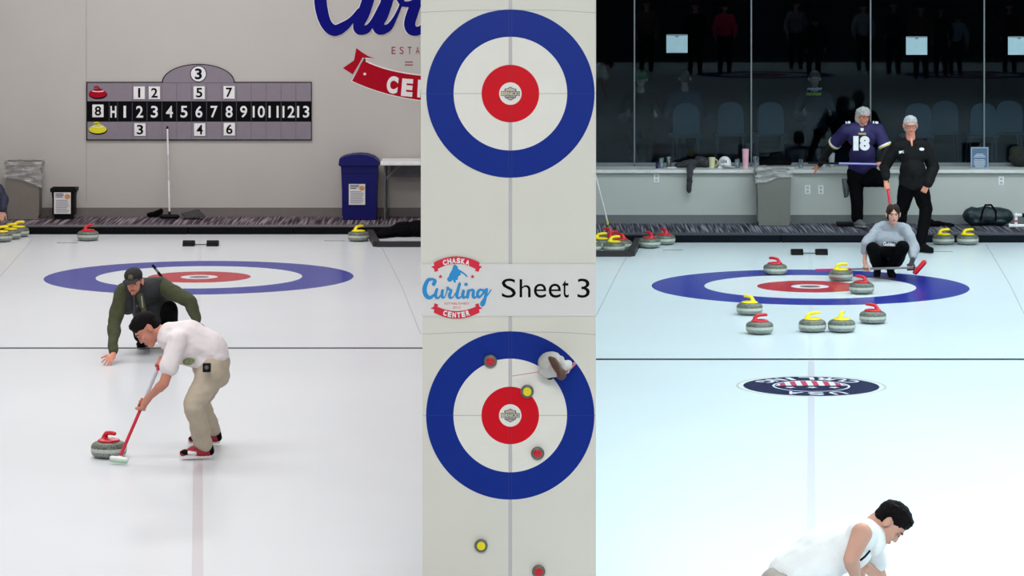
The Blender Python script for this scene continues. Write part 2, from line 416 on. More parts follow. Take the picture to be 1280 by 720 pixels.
# USA emblem frozen in the ice, read from the far end
def ice_emblem():
    c = G(1014,482.8); R = .62; X = (1,0,0); Yv = (0,1,0); b = MB(); z = .0022
    b.ring(c, .665, .685, X, Yv, (0,0,z), mi=3)
    b.ring(c, .355, R, X, Yv, (0,0,z), mi=0); b.ring(c, .335, .355, X, Yv, (0,0,z+.0002), mi=1); b.ring(c, .001, .335, X, Yv, (0,0,z), mi=0)
    # stripes fill the far half of the shield, stars the near half
    def fl(u, v, w): return V((c.x-u, c.y-v, z+.0012+w))   # rotated 180 degrees
    n = 13
    for k in range(n):
        x0 = -.33+.66*k/n; x1 = x0+.66/n; h = lambda x: -math.sqrt(max(0, .33**2-x*x))
        b.poly([fl(x0, -.02, 0), fl(x1, -.02, 0), fl(x1, h(x1), 0), fl(x0, h(x0), 0)], (0,0,.0004), 2 if k%2 else 1)
    for sx in (-.2, 0, .2):
        pts = []
        for k in range(10):
            r = .055 if k%2 == 0 else .024; t = PI/2+k*PI/5; pts.append(fl(sx+r*math.cos(t), .1+r*math.sin(t), 0))
        b.poly(pts, (0,0,.0004), 1)
    for txt, r, top, sp, hh in (('USA', .49, True, .42, .17), ('CURLING', .49, False, .31, .17)):
        k = len(txt)
        for i, ch in enumerate(txt):
            a = (PI/2-(i-(k-1)/2)*sp) if top else (-PI/2+(i-(k-1)/2)*sp)
            rot = a-PI/2 if top else a+PI/2
            w = .05 if ch == 'I' else .14
            cu, cv = r*math.cos(a), r*math.sin(a)
            text2(b, ch, cu-w/2, cu+w/2, cv-hh/2, cv+hh/2, lambda u, v, w_: fl(u, v, w_*.2), 1, .02, rot)
    S(b.build('ice_emblem', [M_navyI, mat('ice emblem white', (225,225,235), **ICE), mat('ice emblem red', (190,70,100), **ICE), mat('ice emblem faint ring', (196,196,180), **ICE)]))
ice_emblem()
# ------------------------------------------------------------------ curling stones
def stone_profile():
    b = MB(); r = .1425; h = .128; pr = [(0,.0,0), (.062,.0,0), (.066,.006,0), (.08,.008,0), (.114,.011,0), (.131,.021,0), (.1395,.036,0), (.1425,.052,1), (.1425,.08,2), (.1395,.096,2), (.131,.110,2), (.114,.121,2), (.09,.127,2), (.07,.13,2), (0,.131,2)]
    b.lathe((0,0,0), pr, n=48); return b
SM = stone_profile().mesh('stone_body', [M_granite, M_band, M_graniteD])
SM.polygons.foreach_set('use_smooth', [True]*len(SM.polygons))
def handle_mesh(m):
    b = MB()
    b.lathe((0,0,.128), [(0,0,0), (.09,0,0), (.092,.006,0), (.082,.015,0), (.04,.022,0), (0,.024,0)], n=36)
    b.chain([((-.05,0,.14), .032), ((-.048,0,.163), .021), ((-.03,0,.187), .0175), ((.01,0,.195), .0175), ((.055,0,.197), .017), ((.068,0,.195), .016)], wd=(0,1,0), w=1.15)
    o = b.blob('handle', m, voxel=.004, smooth=3); me = o.data; bpy.data.objects.remove(o); return me
HM = {'red': handle_mesh(M_redh), 'yellow': handle_mesh(M_yelh)}
def stone(pos, colour, rz, label, group=None):
    o = bpy.data.objects.new('curling_stone', SM); COL.objects.link(o); o.location = pos; o.rotation_euler = (0,0,rz)
    tag(o, label, 'curling stone', group)
    h = bpy.data.objects.new('handle', HM[colour]); COL.objects.link(h); h.parent = o; h['label'] = colour+' plastic handle'
    return o
st = [  # px, py of contact, colour, handle heading
 (110,300.6,'red',.9,'red-handled curling stone alone in front of the small black bin',None),
 (2,302,'yellow',.2,'yellow-handled curling stone cut by the left edge of the picture','yellow stones parked at the left edge'),
 (13,298.8,'yellow',.2,'yellow-handled stone in the middle of the three at the left edge','yellow stones parked at the left edge'),
 (23,295.9,'yellow',.2,'rightmost of the three yellow-handled stones at the left edge','yellow stones parked at the left edge'),
 (448,301.3,'yellow',.7,'yellow-handled curling stone in front of the blue bin beside the dark rack',None),
 (136,571.5,'red',-.75,'large red-handled curling stone being swept by the player in khaki trousers',None),
 (969,343.2,'red',2.6,'red-handled stone on the far edge of the right house rings',None),
 (1051,350.8,'yellow',.1,'yellow-handled stone on the edge of the red ring near the crouching woman',None),
 (1077,367,'red',2.5,'red-handled stone on the white ring in front of the crouching woman',None),
 (937,393.3,'yellow',2.3,'yellow-handled stone touching the near left edge of the blue ring','stones in front of the right house'),
 (949.5,417.3,'red',.1,'red-handled stone nearest the hog line, in front of the leftmost yellow one','stones in front of the right house'),
 (1015.5,414.7,'yellow',.1,'left one of the two yellow-handled stones side by side','stones in front of the right house'),
 (1052,414.9,'yellow',1.2,'right one of the two yellow-handled stones side by side','stones in front of the right house'),
 (1091,404,'red',2.6,'red-handled stone right of the side by side yellow pair','stones in front of the right house'),
 (1179.5,305.6,'yellow',.1,'yellow-handled stone by the bumper just right of the black jacketed man','stones by the right bumper'),
 (1209.5,305.6,'yellow',.1,'yellow-handled stone by the bumper below the dark green duffel bag','stones by the right bumper'),
 (812,309.8,'red',2.1,'red-handled stone just outside the rack corner, the nearer of two','stones at the right rack'),
 (830.5,305.6,'red',2.1,'red-handled stone outside the rack against the bumper, the farther of two','stones at the right rack'),
 (767.5,315,'yellow',.2,'yellow-handled stone at the front corner inside the rack','stones at the right rack'),
 (738,315,'yellow',.2,'yellow-handled stone inside the rack cut by the centre display','stones at the right rack'),
 (751,311,'yellow',.2,'yellow-handled stone behind the front row inside the rack','stones at the right rack'),
 (766,308.6,'red',.6,'red-handled stone in the middle of those inside the rack','stones at the right rack'),
 (776,312,'red',2.4,'red-handled stone inside the rack against its right rail','stones at the right rack'),
 (760,305,'red',2.4,'red-handled stone at the back inside the rack','stones at the right rack')]
for i, (px, py, c, rz, lab, g) in enumerate(st):
    p = G(px, py)
    if p.y+.15 > (YEL if px < 640 else YER): p.y = (YEL if px < 640 else YER)-.15
    stone(p, c, rz, lab, g)
# racks (dark rails that corral the stones)
def rail(pts, name, label):
    t = thing(name, pts[0], label, 'rail')
    for a, c in zip(pts, pts[1:]):
        d = (c-a).normalized(); n = V((-d.y, d.x, 0))*.045; b = MB()
        b.poly([a+n, c+n, c-n, a-n], (0,0,.07)); b.build('rail', mat('dark stained rail', (34,30,34), rough=.5), t)
    return t
rail([V((G(462,294).x, YEL-.01, 0)), G(470.5,308.5), G(560,308.5)], 'stone_rack', 'dark low rail rack on the ice left of the centre display')
rail([V((G(798.5,304).x, YER-.01, 0)), G(789,320.5), G(700,320.5)], 'stone_rack', 'dark low rail rack holding red and yellow stones right of centre')
# hacks
def hack(c, label):
    t = thing('hack', c, label, 'foothold')
    for s in (-1, 1):
        b = MB(); x = c.x+s*.155
        b.poly([V((x-.075,c.y-.08,0)), V((x-.075,c.y+.09,0)), V((x-.075,c.y+.1,.05)), V((x-.075,c.y-.02,.075)), V((x-.075,c.y-.07,.05))], (.15,0,0))
        b.build('foot_block', M_blackp, t)
    MB().box(c.x-.08, c.x+.08, c.y-.01, c.y+.01, .012, .024).build('crossbar', M_greymetal, t)
hack(G(251,307.3), 'black rubber hack with two foot blocks behind the left rings')
hack(G(1011.5,318.2), 'black rubber hack with two foot blocks behind the right rings')
# ------------------------------------------------------------------ scoreboard
yb = YWL-.04
sb = thing('scoreboard', P(249,175,YWL-.02), 'grey and black curling scoreboard with an arched top on the beige wall', 'scoreboard')
b = MB(); prect(b, 108.3,102.3,389.7,175.3, YWL, .03, 1); ppoly(b, [(248+45.5*math.cos(PI*k/24), 103.2-23.4*math.sin(PI*k/24)) for k in range(25)], YWL, .03, 1)
b.build('frame', [M_score, M_ink], sb)
b = MB(); y2 = YWL-.03
ppoly(b, [(248+44.3*math.cos(PI*k/24), 103.2-22.3*math.sin(PI*k/24)) for k in range(25)], y2, .006, 0); prect(b, 109.3,103.6,388.7,126.5, y2, .006, 0); prect(b, 109.3,152,388.7,174.2, y2, .006, 0); prect(b, 109.3,126.5,388.7,152, y2, .008, 1)
NX = [156,174.6,193,211.8,230,248.7,267.6,286.4,304.6,323.5,342,360.7,379]
for k in range(12):
    x = (NX[k]+NX[k+1])/2
    for (a, c, mi) in ((104,126.3,2),(127.5,151,3),(152.2,174,2)): prect(b, x-.35, a, x+.35, c, y2-.008, .001, mi)
for x in (136.5, 147): prect(b, x-.3,127.5,x+.3,151,y2-.008,.001,3)
b.build('board', [M_score, M_ink, mat('score grid', (104,98,108)), mat('score grid dark', (70,70,80))], sb)
b = MB(); T(b, 'H', 138,132.5,145.5,147, y2-.008, 0, .03); b.build('printed_letter', M_numw, sb)
for k, x in enumerate(NX):
    b = MB(); t = str(k+1); w = 1.7 if t == '1' else (6.6 if k == 10 else 8 if len(t) > 1 else 4.6); T(b, t, x-w*.95, 132.3, x+w*.95, 147, y2-.008, 0, .014); b.build('printed_number', M_numw, sb)
for (cy, m, nm) in ((117,M_redL,'red'), (161.5,mat('yellow print', (214,206,30)),'yellow')):
    b = MB(); yy = y2-.007
    pell(b, 122.5, cy+1, 11.6, 6, yy, .002, 1); pell(b, 122.2, cy, 11.2, 5.2, yy-.002, .002, 0); pell(b, 122.5, cy-3.2, 7.5, 1.2, yy-.004, .001, 2); pell(b, 122.5, cy-4.6, 6.5, 1.6, yy-.005, .001, 0)
    stroke(b, [(118,cy-8,1.8),(122,cy-8.4,1.8),(125,cy-5,2)], yy-.006, .001, 0)
    e = b.build('stone_emblem', [m, M_ink, M_numw], sb); e['label'] = nm+' curling stone picture'
b = MB(); pell(b, 248,92.3,10.4,10.4, y2-.006,.002,1); pell(b, 248,92.3,9.4,9.4, y2-.008,.002,0); T(b, '3', 243.6,85.5,252.4,99.2, y2-.01, 1, .03)
b.build('sheet_number', [M_numw, M_ink], sb)
for (d, x, y, where) in (('1',174,116,'upper row'),('2',193,116,'upper row'),('5',249,115.8,'upper row'),('7',286.4,115.5,'upper row'),('3',175,162,'lower row'),('4',249.6,162,'lower row'),('6',286.7,161.5,'lower row'),('8',122.5,138.6,'black row left end')):
    yy = yb
    t = thing('number_card', P(x, y+8, yy), 'white number card with a black %s on the %s of the scoreboard'%(d, where), 'number card', 'score number cards')
    c = P(x, y, yy); MB().box(c.x-.078, c.x+.078, yy-.008, yy-.001, c.z-.088, c.z+.088, bev=.003).build('card', M_card, t)
    b = MB(); w = 1.3 if d == '1' else 4; T(b, d, x-w, y-6, x+w, y+6, yy-.008, 0, .02); b.build('digit', M_ink, t)
# ------------------------------------------------------------------ painted wall logo (cut off by the centre display)
lg = thing('wall_logo', P(520,126,YWL-.02), 'large blue script and red ribbon logo painted on the beige wall', 'logo')
Cs = [[(446,-30,10),(425,-50,12),(408,-30,15),(401,-8,15.5),(402,12,15.5),(408,30,14),(418,38,14),(430,33,12),(440,24,7),(448,12,3)],
      [(466,-22,15),(460,0,15),(454,18,15),(448,31,13),(450,37,13),(459,36,10),(466,26,5),(476,5,3),(484,-10,3)],
      [(489,-20,15),(484,0,15),(478,18,15),(472,32,13),(476,37,13),(486,34,9),(494,22,5),(502,4,3.5),(507,-12,4)],
      [(497,-3,5),(503,4,7),(511,5,7),(522,2,9)],
      [(521,3,13),(516,15,14),(512,30,14),(516,38,13),(526,37,10),(535,25,6)], [(560,-40,14),(545,10,14),(535,30,12),(545,38,9)]]
b = MB()
for k_, s_ in enumerate(Cs): stroke(b, s_, YWL-.002, .002+.0003*k_, 0, grow=1.1)
b.build('script_outline', M_whL, lg)
b = MB()
for k_, s_ in enumerate(Cs): stroke(b, s_, YWL-.001, .024, 0)
b.blob('script_lettering', M_blueL, lg, voxel=.006, smooth=1)
def arcband(cx, cy, r0, r1, a0, a1, n=24):
    return [(cx+r0*math.cos(a0+(a1-a0)*k/n), cy+r0*math.sin(a0+(a1-a0)*k/n)) for k in range(n+1)]+[(cx+r1*math.cos(a1+(a0-a1)*k/n), cy+r1*math.sin(a1+(a0-a1)*k/n)) for k in range(n+1)]
b = MB(); 
def cub(a, b_, c, n=10): return [((1-t)**2*a[0]+2*t*(1-t)*b_[0]+t*t*c[0], (1-t)**2*a[1]+2*t*(1-t)*b_[1]+t*t*c[1]) for t in [k/n for k in range(n+1)]]
top = cub((454,75.5),(488,94.5),(560,97)); bot = cub((560,128),(490,125),(440,101))
ppoly(b, [(456.5,72),(467,73)]+[]+[(x+.5,y-1.5) for x,y in top]+[(x,y+1.3) for x,y in bot]+[(438.8,101)], YWL-.002, .001, 1)
ppoly(b, top+bot, YWL-.003, .003, 0)
ppoly(b, [(445.3,60),(452,65),(460,70),(468,73),(453,72),(447,83),(441,93),(428.5,85),(442.5,75.5)], YWL-.001, .002, 0)
pell(b, 456,92.5,1.7,1.7, YWL-.006, .002, 1)
b.build('ribbon', [M_redL, M_whL], lg)
b = MB()
for ch, x, y, r in (('C',490.5,106,-.12),('E',509,109.5,-.08),('N',529,111,-.05)): T(b, ch, x-7, y-11, x+7, y+11, YWL-.006, 0, .06, r)
b.build('ribbon_lettering', M_whL, lg)
b = MB()
for ch, x in (('E',492),('S',502),('T',512),('A',522)): T(b, ch, x-2.5, 58.5, x+2.5, 67.5, YWL-.002, 0, 0)
b.build('small_lettering', mat('logo dull red', (140,60,70)), lg)
for yy in (77, 80.5): b = MB(); prect(b, 506,yy,516,yy+1.2,YWL-.002,.002); b.build('printed_rule', mat('logo dull red', ()), lg)
# ------------------------------------------------------------------ bins, table, small things on the left carpet
def taper_bin(name, x0, x1, ty0, by, Y, m, label, depth=.3, taper=.04, rim=True, cat='bin', z=ZP):
    a = P(x0, ty0, Y); c = P(x1, ty0, Y); zt_ = a.z; xa, xb = a.x, c.x
    t = thing(name, ((xa+xb)/2, Y+depth/2, z), label, cat)
    b = MB(); t_ = taper
    lo = [(xa+t_, Y+.01), (xb-t_, Y+.01), (xb-t_, Y+depth-t_), (xa+t_, Y+depth-t_)]; hi = [(xa, Y), (xb, Y), (xb, Y+depth), (xa, Y+depth)]
    k = .012
    hin = [(xa+k, Y+k), (xb-k, Y+k), (xb-k, Y+depth-k), (xa+k, Y+depth-k)]
    vs = [V((x,y,z)) for x,y in lo]+[V((x,y,zt_)) for x,y in hi]+[V((x,y,zt_)) for x,y in hin]+[V((x*.98+(xa+xb)*.01,y,z+.05)) for x,y in hin]
    fs = [(0,3,2,1)]+[(i,(i+1)%4,4+(i+1)%4,4+i) for i in range(4)]+[(4+i,4+(i+1)%4,8+(i+1)%4,8+i) for i in range(4)]+[(8+i,8+(i+1)%4,12+(i+1)%4,12+i) for i in range(4)]+[(12,13,14,15)]
    b.add(vs, fs); b.build('bin_body', m, t)
    if rim:
        b = MB(); e = .014
        for (p0, p1, q0, q1) in ((xa-e,xb+e,Y-e,Y+.006),(xa-e,xb+e,Y+depth-.006,Y+depth+e),(xa-e,xa+.006,Y+.006,Y+depth-.006),(xb-.006,xb+e,Y+.006,Y+depth-.006)): b.box(p0,p1,q0,q1,zt_-.045,zt_+.008,bev=.005)
        b.build('rim', m, t)
    return t, xa, xb, zt_
def liner(t, xa, xb, zt_, Y, depth, pts):
    """bag folded over the rim: crumpled skirt, lower edge from pts (fractions, drop)"""
    b = MB(); n = 40; per = []
    e = .022
    for k in range(n): per.append((xa-e+(xb-xa+2*e)*k/n, Y-e, k/n))
    for k in range(12): per.append((xb+e, Y-e+(depth+2*e)*k/12, 1))
    for k in range(n): per.append((xb+e-(xb-xa+2*e)*k/n, Y+depth+e, 1-k/n))
    for k in range(12): per.append((xa-e, Y+depth+e-(depth+2*e)*k/12, 0))
    N = len(per); rows = 10; vs = []
    def drop(u):
        for (u0, d0), (u1, d1) in zip(pts, pts[1:]):
            if u0 <= u <= u1: return d0+(d1-d0)*(u-u0)/(u1-u0)
        return pts[-1][1]
    cx = (xa+xb)/2; cy = Y+depth/2
    for r in range(rows+1):
        for (x, y, u) in per:
            z = zt_+.015-drop(u)*r/rows; j = noise.noise(V((x*14, y*14, z*18)))*.016
            d = V((x-cx, (y-cy)*1.5, 0)).normalized()*(j+.006*math.sin(r*1.3))
            vs.append(V((x+d.x, y+d.y, z+noise.noise(V((x*9, y*9, 3)))*.01)))
    fs = [(r*N+k, r*N+(k+1)%N, (r+1)*N+(k+1)%N, (r+1)*N+k) for r in range(rows) for k in range(N)]
    b.add(vs, fs); b.build('bin_liner', M_liner, t, smooth=True)
t, xa, xb, zt_ = taper_bin('trash_bin', 7, 50, 203, 271, 46.3, M_binG, 'tall grey trash bin with clear liner against the beige wall', .32, .03)
liner(t, xa, xb, zt_, 46.3, .32, [(0,.22),(.3,.24),(.6,.27),(1,.36)])
def poster(par, x0, y0, x1, y1, Y, seed, orange=True, mats=None):
    b = MB(); prect(b, x0, y0, x1, y1, Y, .002, 0); random.seed(seed)
    h = y1-y0; w = x1-x0
    for k in range(3): prect(b, x0+w*.08, y0+h*(.05+.07*k), x0+w*(.55+.1*random.random()-.05*k), y0+h*(.085+.07*k), Y-.002, .0008, 1)
    for k in range(9):
        yy = y0+h*(.36+.068*k); prect(b, x0+w*.1, yy, x0+w*(.75+.2*random.random()), yy+h*.022, Y-.002, .0008, 2)
    if orange: pell(b, x0+w*.8, y0+h*.2, w*.17, h*.12, Y-.002, .001, 3)
    b.build('paper_label', [M_paper, M_ink, M_text, M_orange], par)
t, xa, xb, zt_ = taper_bin('waste_basket', 64, 94, 236, 270, 46.35, M_blackp, 'small black bin with a printed sheet on its front', .26, .045)
poster(t, 67.5, 240.5, 88.5, 267.3, 46.33, 1)
t, xa, xb, zt_ = taper_bin('recycling_bin', 426, 472, 204, 268, 46.25, M_binB, 'tall dark blue recycling bin with a domed lid and paper notice', .4, .03)
poster(t, 436, 230, 456.5, 256, 46.24, 2)
b = MB(); pts = [(423,207),(424,199),(430,196),(440,194),(449,193.3),(458,194),(467,197),(472,201),(474,207)]
b.poly([P(x, y, 46.22) for x, y in pts], (0,.45,0)); b.build('lid', M_binB, t)
b = MB(); prect(b, 430,214.5,466,216,46.245,.006); b.build('front_panel_ridge', M_binB, t)
# folding table
tz = P(0,206,46.2).z; tx0 = P(476,0,46.2).x
t = thing('folding_table', (tx0+.6, 46.4, ZP), 'white topped folding table beside the blue bin, cut off by the centre display', 'table')
MB().box(tx0, -.25, 46.05, 46.75, tz, tz+.05, bev=.01).build('tabletop', M_white, t)
for yy in (46.12, 46.66):
    MB().cyl((tx0+.06,yy,ZP), (tx0+.06,yy,tz), .014).build('leg', M_greymetal, t)
    MB().cyl((-.35,yy,ZP), (-.35,yy,tz), .014).build('leg', M_greymetal, t)
b = MB(); b.cyl((tx0+.06,46.12,tz-.2), (tx0+.26,46.12,tz-.005), .009); b.build('brace', M_greymetal, t); b = MB(); b.cyl((tx0+.06,46.12,ZP+.1), (tx0+.06,46.66,ZP+.1), .01); b.build('brace', M_greymetal, t)
b = MB(); b.box(tx0+.12, -.3, 46.5, 46.53, tz-.19, tz-.004); b.build('apron', M_greymetal, t)
# broom against the wall
def broom(name, label, A, B, segs, headm=M_blackp, padm=None, head_dir=(1,0,0), r=.0135, hl=.11, hs=1.0):
    """A handle end, B foot end; segs = [(t0,t1,material)]"""
    A = V(A); B = V(B); t = thing(name, B, label, 'broom')
    for (t0, t1, m) in segs: MB().cyl(A.lerp(B, t0), A.lerp(B, t1), r, n=14).build('shaft', m, t, smooth=True)
    if headm:
        hd = V(head_dir).normalized(); d = (B-A).normalized(); b = MB()
        b.cap(B-hd*hl, B+hd*hl, .03*hs, .03*hs, wd=hd.cross(V((0,0,1))) if abs(hd.z) < .9 else (0,1,0), w=1.3); b.cap(B-d*.06, B, .018*hs, .024*hs)
        b.blob('head', headm, t, voxel=.006, smooth=2)
        if padm:
            dn = (d-hd*d.dot(hd)).normalized(); b = MB(); c = B+dn*.026*hs
            b.cap(c-hd*hl*.95, c+hd*hl*.95, .026*hs, .026*hs, wd=dn.cross(hd), w=1.3); b.build('pad', padm, t, smooth=True)
    return t
pA = P(209.2,158,46.74); pB = P(212,269.5,46.35)
M_wshaft = mat('white shaft', (214,210,214), rough=.4)
broom('curling_broom', 'white shafted broom with black head leaning on the wall under the scoreboard', pA, V((pB.x, 46.35, ZP+.035)), [(0,.03,M_blackp),(.03,.32,M_wshaft),(.32,.6,mat('pale grey shaft', (188,182,186))),(.6,1,M_wshaft)], M_blackp, None)
# boot / glove lump and flat pad beside it
c = G(193.5,271.5,ZP); t = thing('boot', c, 'black boot lying on the carpet left of the white broom', 'boot')
b = MB(); b.cap(c+V((-.06,0,.035)), c+V((.02,0,.045)), .035, .042); b.cap(c+V((.03,0,.045)), c+V((.075,.01,.075)), .04, .042); b.sph(c+V((-.08,0,.03)), .03)
b.blob('boot_body', M_blackc, t, voxel=.006, smooth=2, amp=.008, freq=20)
c = G(241,271,ZP); t = thing('ice_scraper', c, 'dark grey ribbed scraper resting on the carpet right of the white broom', 'scraper')
q = [P(226,268,46.5), P(247,262.3,46.6), P(257,271,46.3), P(232,272.3,46.3)]
q = [V((p.x, p.y, max(ZP+.004, p.z))) for p in q]
b = MB(); b.poly(q, (0,.015,.012), 0); 
for k in range(9):
    u = (k+.5)/9; a_ = q[0].lerp(q[1], u)+V((0,-.004,.004)); c_ = q[3].lerp(q[2], u)+V((0,-.004,.004)); b.cyl(a_, c_, .006, n=8, mi=0)
b.build('ribbed_blade', mat('dark grey rubber', (52,50,56)), t); MB().cyl(q[1], P(250,266,46.6)+V((0,0,.03)), .01).build('grip', M_blackp, t)
# black jacket heap
def heap(name, label, cat, m, ells, base, voxel=.012, amp=.02, freq=7, smooth=5, part=None):
    b = MB()
    for (c_, r_) in ells: b.sph(c_, 0, r_)
    o = b.blob(name, m, None, voxel, smooth, amp, freq, origin=base); tag(o, label, cat); return o
c = G(500,297.5); 
heap('black_jacket', 'black jacket heaped on the bumper behind the left dark rack', 'jacket', M_blackc,
     [(P(486,291,45.0), (.14,.22,.07)), (P(505,288,45.1), (.2,.25,.11)), (P(525,287,45.1), (.2,.25,.13)), (P(540,286,45.2), (.2,.22,.12)), (P(478,293,44.8), (.09,.16,.035))], V((c.x, 45, 0)))
# ------------------------------------------------------------------ right room: trash bin, outlets, pole
t, xa, xb, zt_ = taper_bin('trash_bin', 946, 989.5, 210, 280, 45.38, M_binGR, 'tall grey trash bin with clear liner in front of the ledge', .28, .03)
liner(t, xa, xb, zt_, 45.38, .28, [(0,.22),(.35,.2),(.6,.14),(1,.14)])
def outlet(px, py, label):
    c = P(px, py, YWR); t = thing('wall_outlet', (c.x, YWR, c.z-.06), label, 'outlet', 'wall plates under the ledge')
    MB().box(c.x-.037, c.x+.037, YWR-.008, YWR, c.z-.06, c.z+.06, bev=.003).build('plate', M_white, t)
    b = MB(); b.box(c.x-.016, c.x+.016, YWR-.011, YWR-.006, c.z+.01, c.z+.04); b.box(c.x-.016, c.x+.016, YWR-.011, YWR-.006, c.z-.04, c.z-.01); b.build('socket', mat('socket grey', (170,172,176)), t)
outlet(820.5,222.5,'white wall outlet nearest the centre display under the ledge'); outlet(1009.5,237,'left one of two white outlets between the bin and the jersey man')
outlet(1026,237,'right one of two white outlets beside the jersey man'); outlet(1251.5,226,'white wall plate under the ledge near the right edge')
a = P(744,205,45.6); c = G(759,279,ZP); c = V((c.x, 45.55, ZP)); 
t = thing('white_pole', c, 'thin white pole leaning on the ledge beside the centre display', 'pole')
MB().cyl(V((a.x-.03, 45.68, .9)), c+V((0,0,.03)), .012).build('shaft', M_wshaft, t); MB().cyl(c, c+V((0,0,.04)), .015).build('yellow_tip', M_yelh, t)
# things on the ledge
LT = .833
def lp(px, py): g = P(px, py, 46); Y = F*(H-LT)/(py-YH); return V(((px-640)*Y/F, min(max(Y, 45.82), 46.25), LT))
def cyl_item(name, px, py, r, h, m, label, cat, r2=None, parts=()):
    c = lp(px, py); t = thing(name, c, label, cat); b = MB(); r2 = r2 or r
    b.lathe(c, [(0,0,0),(r,0,0),(r2,h,0),(r2-.004,h,0),(r-.004,.006,0),(0,.006,0)], n=28); b.build(name+'_body', m, t, smooth=True); return t, c
t, c = cyl_item('small_bottle', 821.5,210.5,.022,.075, mat('navy plastic', (22,26,70)), 'small dark blue bottle at the left end of the ledge', 'bottle'); MB().cyl(c+V((0,0,.075)), c+V((0,0,.1)), .015).build('cap', M_blackp, t)
t, c = cyl_item('plastic_cup', 827,210.5,.034,.14, M_cup, 'clear plastic cup beside the small blue bottle', 'cup', .042)
t, c = cyl_item('beer_glass', 836,209.5,.034,.15, M_cup, 'glass of brown beer on the ledge left of the dark jacket', 'glass', .042); MB().lathe(c, [(0,.008,0),(.028,.008,0),(.035,.12,0),(0,.12,0)]).build('beer', mat('brown beer', (58,34,14), rough=.2), t)
c = lp(840,211); t = thing('napkin', c, 'crumpled white napkin on the ledge beside the beer glass', 'napkin'); b = MB(); b.sph(c+V((0,0,.012)), 0, (.07,.04,.014)); b.blob('napkin_paper', M_paper, t, .006, 1, .006, 30)
t, c = cyl_item('cream_mug', 890,209.5,.042,.14, mat('cream ceramic', (206,202,160)), 'cream mug between the dark jacket and the white cap', 'mug', .046)
b = MB(); n = 10
for k in range(n): a0 = -PI/2+PI*k/n; a1 = -PI/2+PI*(k+1)/n; b.cyl(c+V((.043+.034*math.cos(a0),0,.07+.045*math.sin(a0))), c+V((.043+.034*math.cos(a1),0,.07+.045*math.sin(a1))), .008, n=10)
b.build('mug_handle', mat('cream ceramic', ()), t)
c = lp(906,210); t = thing('baseball_cap', c, 'white baseball cap with dark lettering resting on the ledge', 'cap')
b = MB(); b.ell(c+V((0,.02,.06)), [(.09,0,0),(0,.1,0),(0,0,.1)]); b.box(c.x-.1,c.x+.1,c.y-.1,c.y+.13,c.z,c.z+.02); b.blob('crown', M_white, t, .007, 3)
b = MB(); b.ell(c+V((.045,-.1,.03)), [(.09,.01,-.015),(0,.08,0),(.0,0,.012)]); b.build('brim', mat('cap brim grey white', (190,192,196)), t, smooth=True)
b = MB(); T(b, 'USA', 901,199.5,909,203.5, c.y-.085, 0, .02, -.1); b.build('lettering', M_ink, t)
t, c = cyl_item('drinking_glass', 922,210,.034,.12, M_cup, 'clear glass between the white cap and the pink tumbler', 'glass', .04)
t, c = cyl_item('pink_tumbler', 932,210.5,.036,.245, mat('pink plastic', (222,168,184), rough=.35), 'tall pink tumbler with a straw on the ledge', 'tumbler', .045)
MB().lathe(c+V((0,0,.245)), [(0,0,0),(.046,0,0),(.046,.018,0),(.02,.024,0),(0,.024,0)]).build('lid', mat('pink plastic', ()), t); MB().cyl(c+V((-.005,0,.26)), c+V((-.009,0,.33)), .006).build('straw', M_blackp, t)
t, c = cyl_item('plastic_cup', 945,209.5,.04,.15, M_cup, 'large clear plastic cup just right of the pink tumbler', 'cup', .055)
t, c = cyl_item('plastic_cup', 1001,210,.032,.12, M_cup, 'small clear cup on the ledge right of the grey bin', 'cup', .036)
t, c = cyl_item('plastic_cup', 1029,210.5,.032,.055, mat('frosted plastic', (150,160,166)), 'short frosted cup beside the jersey man\'s hand', 'cup', .036)
t, c = cyl_item('plastic_cup', 1039.5,209.5,.03,.2, mat('frosted plastic', ()), 'tall frosted cup on the ledge behind the jersey man\'s arm', 'cup', .048)
c = lp(970,208); t = heap('camera_bag', 'black bag with a camera on top behind the grey bin', 'bag', M_blackc, [(c+V((0,.0,.05)), (.22,.1,.06)), (c+V((.02,0,.13)), (.09,.08,.06)), (c+V((-.16,0,.04)), (.08,.08,.04))], c, .01, .012, 12)
# jacket draped over the ledge with one sleeve hanging
M_denim = mat('dark grey fleece', (52,54,60), rough=.9, var=.3, nscale=18)
c = lp(868,209); b = MB()
for (dx, dz, rx, rz) in ((-.17,.03,.1,.04),(-.05,.05,.13,.06),(.08,.08,.1,.07),(.15,.06,.07,.07)): b.sph(c+V((dx,0,dz)), 0, (rx,.13,rz))
sx = P(863,0,45.66).x
b.chain([(V((sx+.03,45.9,.87)),.05), (V((sx+.0,45.69,.86)),.045), (V((sx-.01,45.645,.75)),.04), (V((sx-.02,45.645,.56)),.036)], w=1)
o = b.blob('fleece_jacket', M_denim, None, .01, 4, .012, 14, origin=c); tag(o, 'dark grey jacket draped on the ledge with one sleeve hanging down', 'jacket')
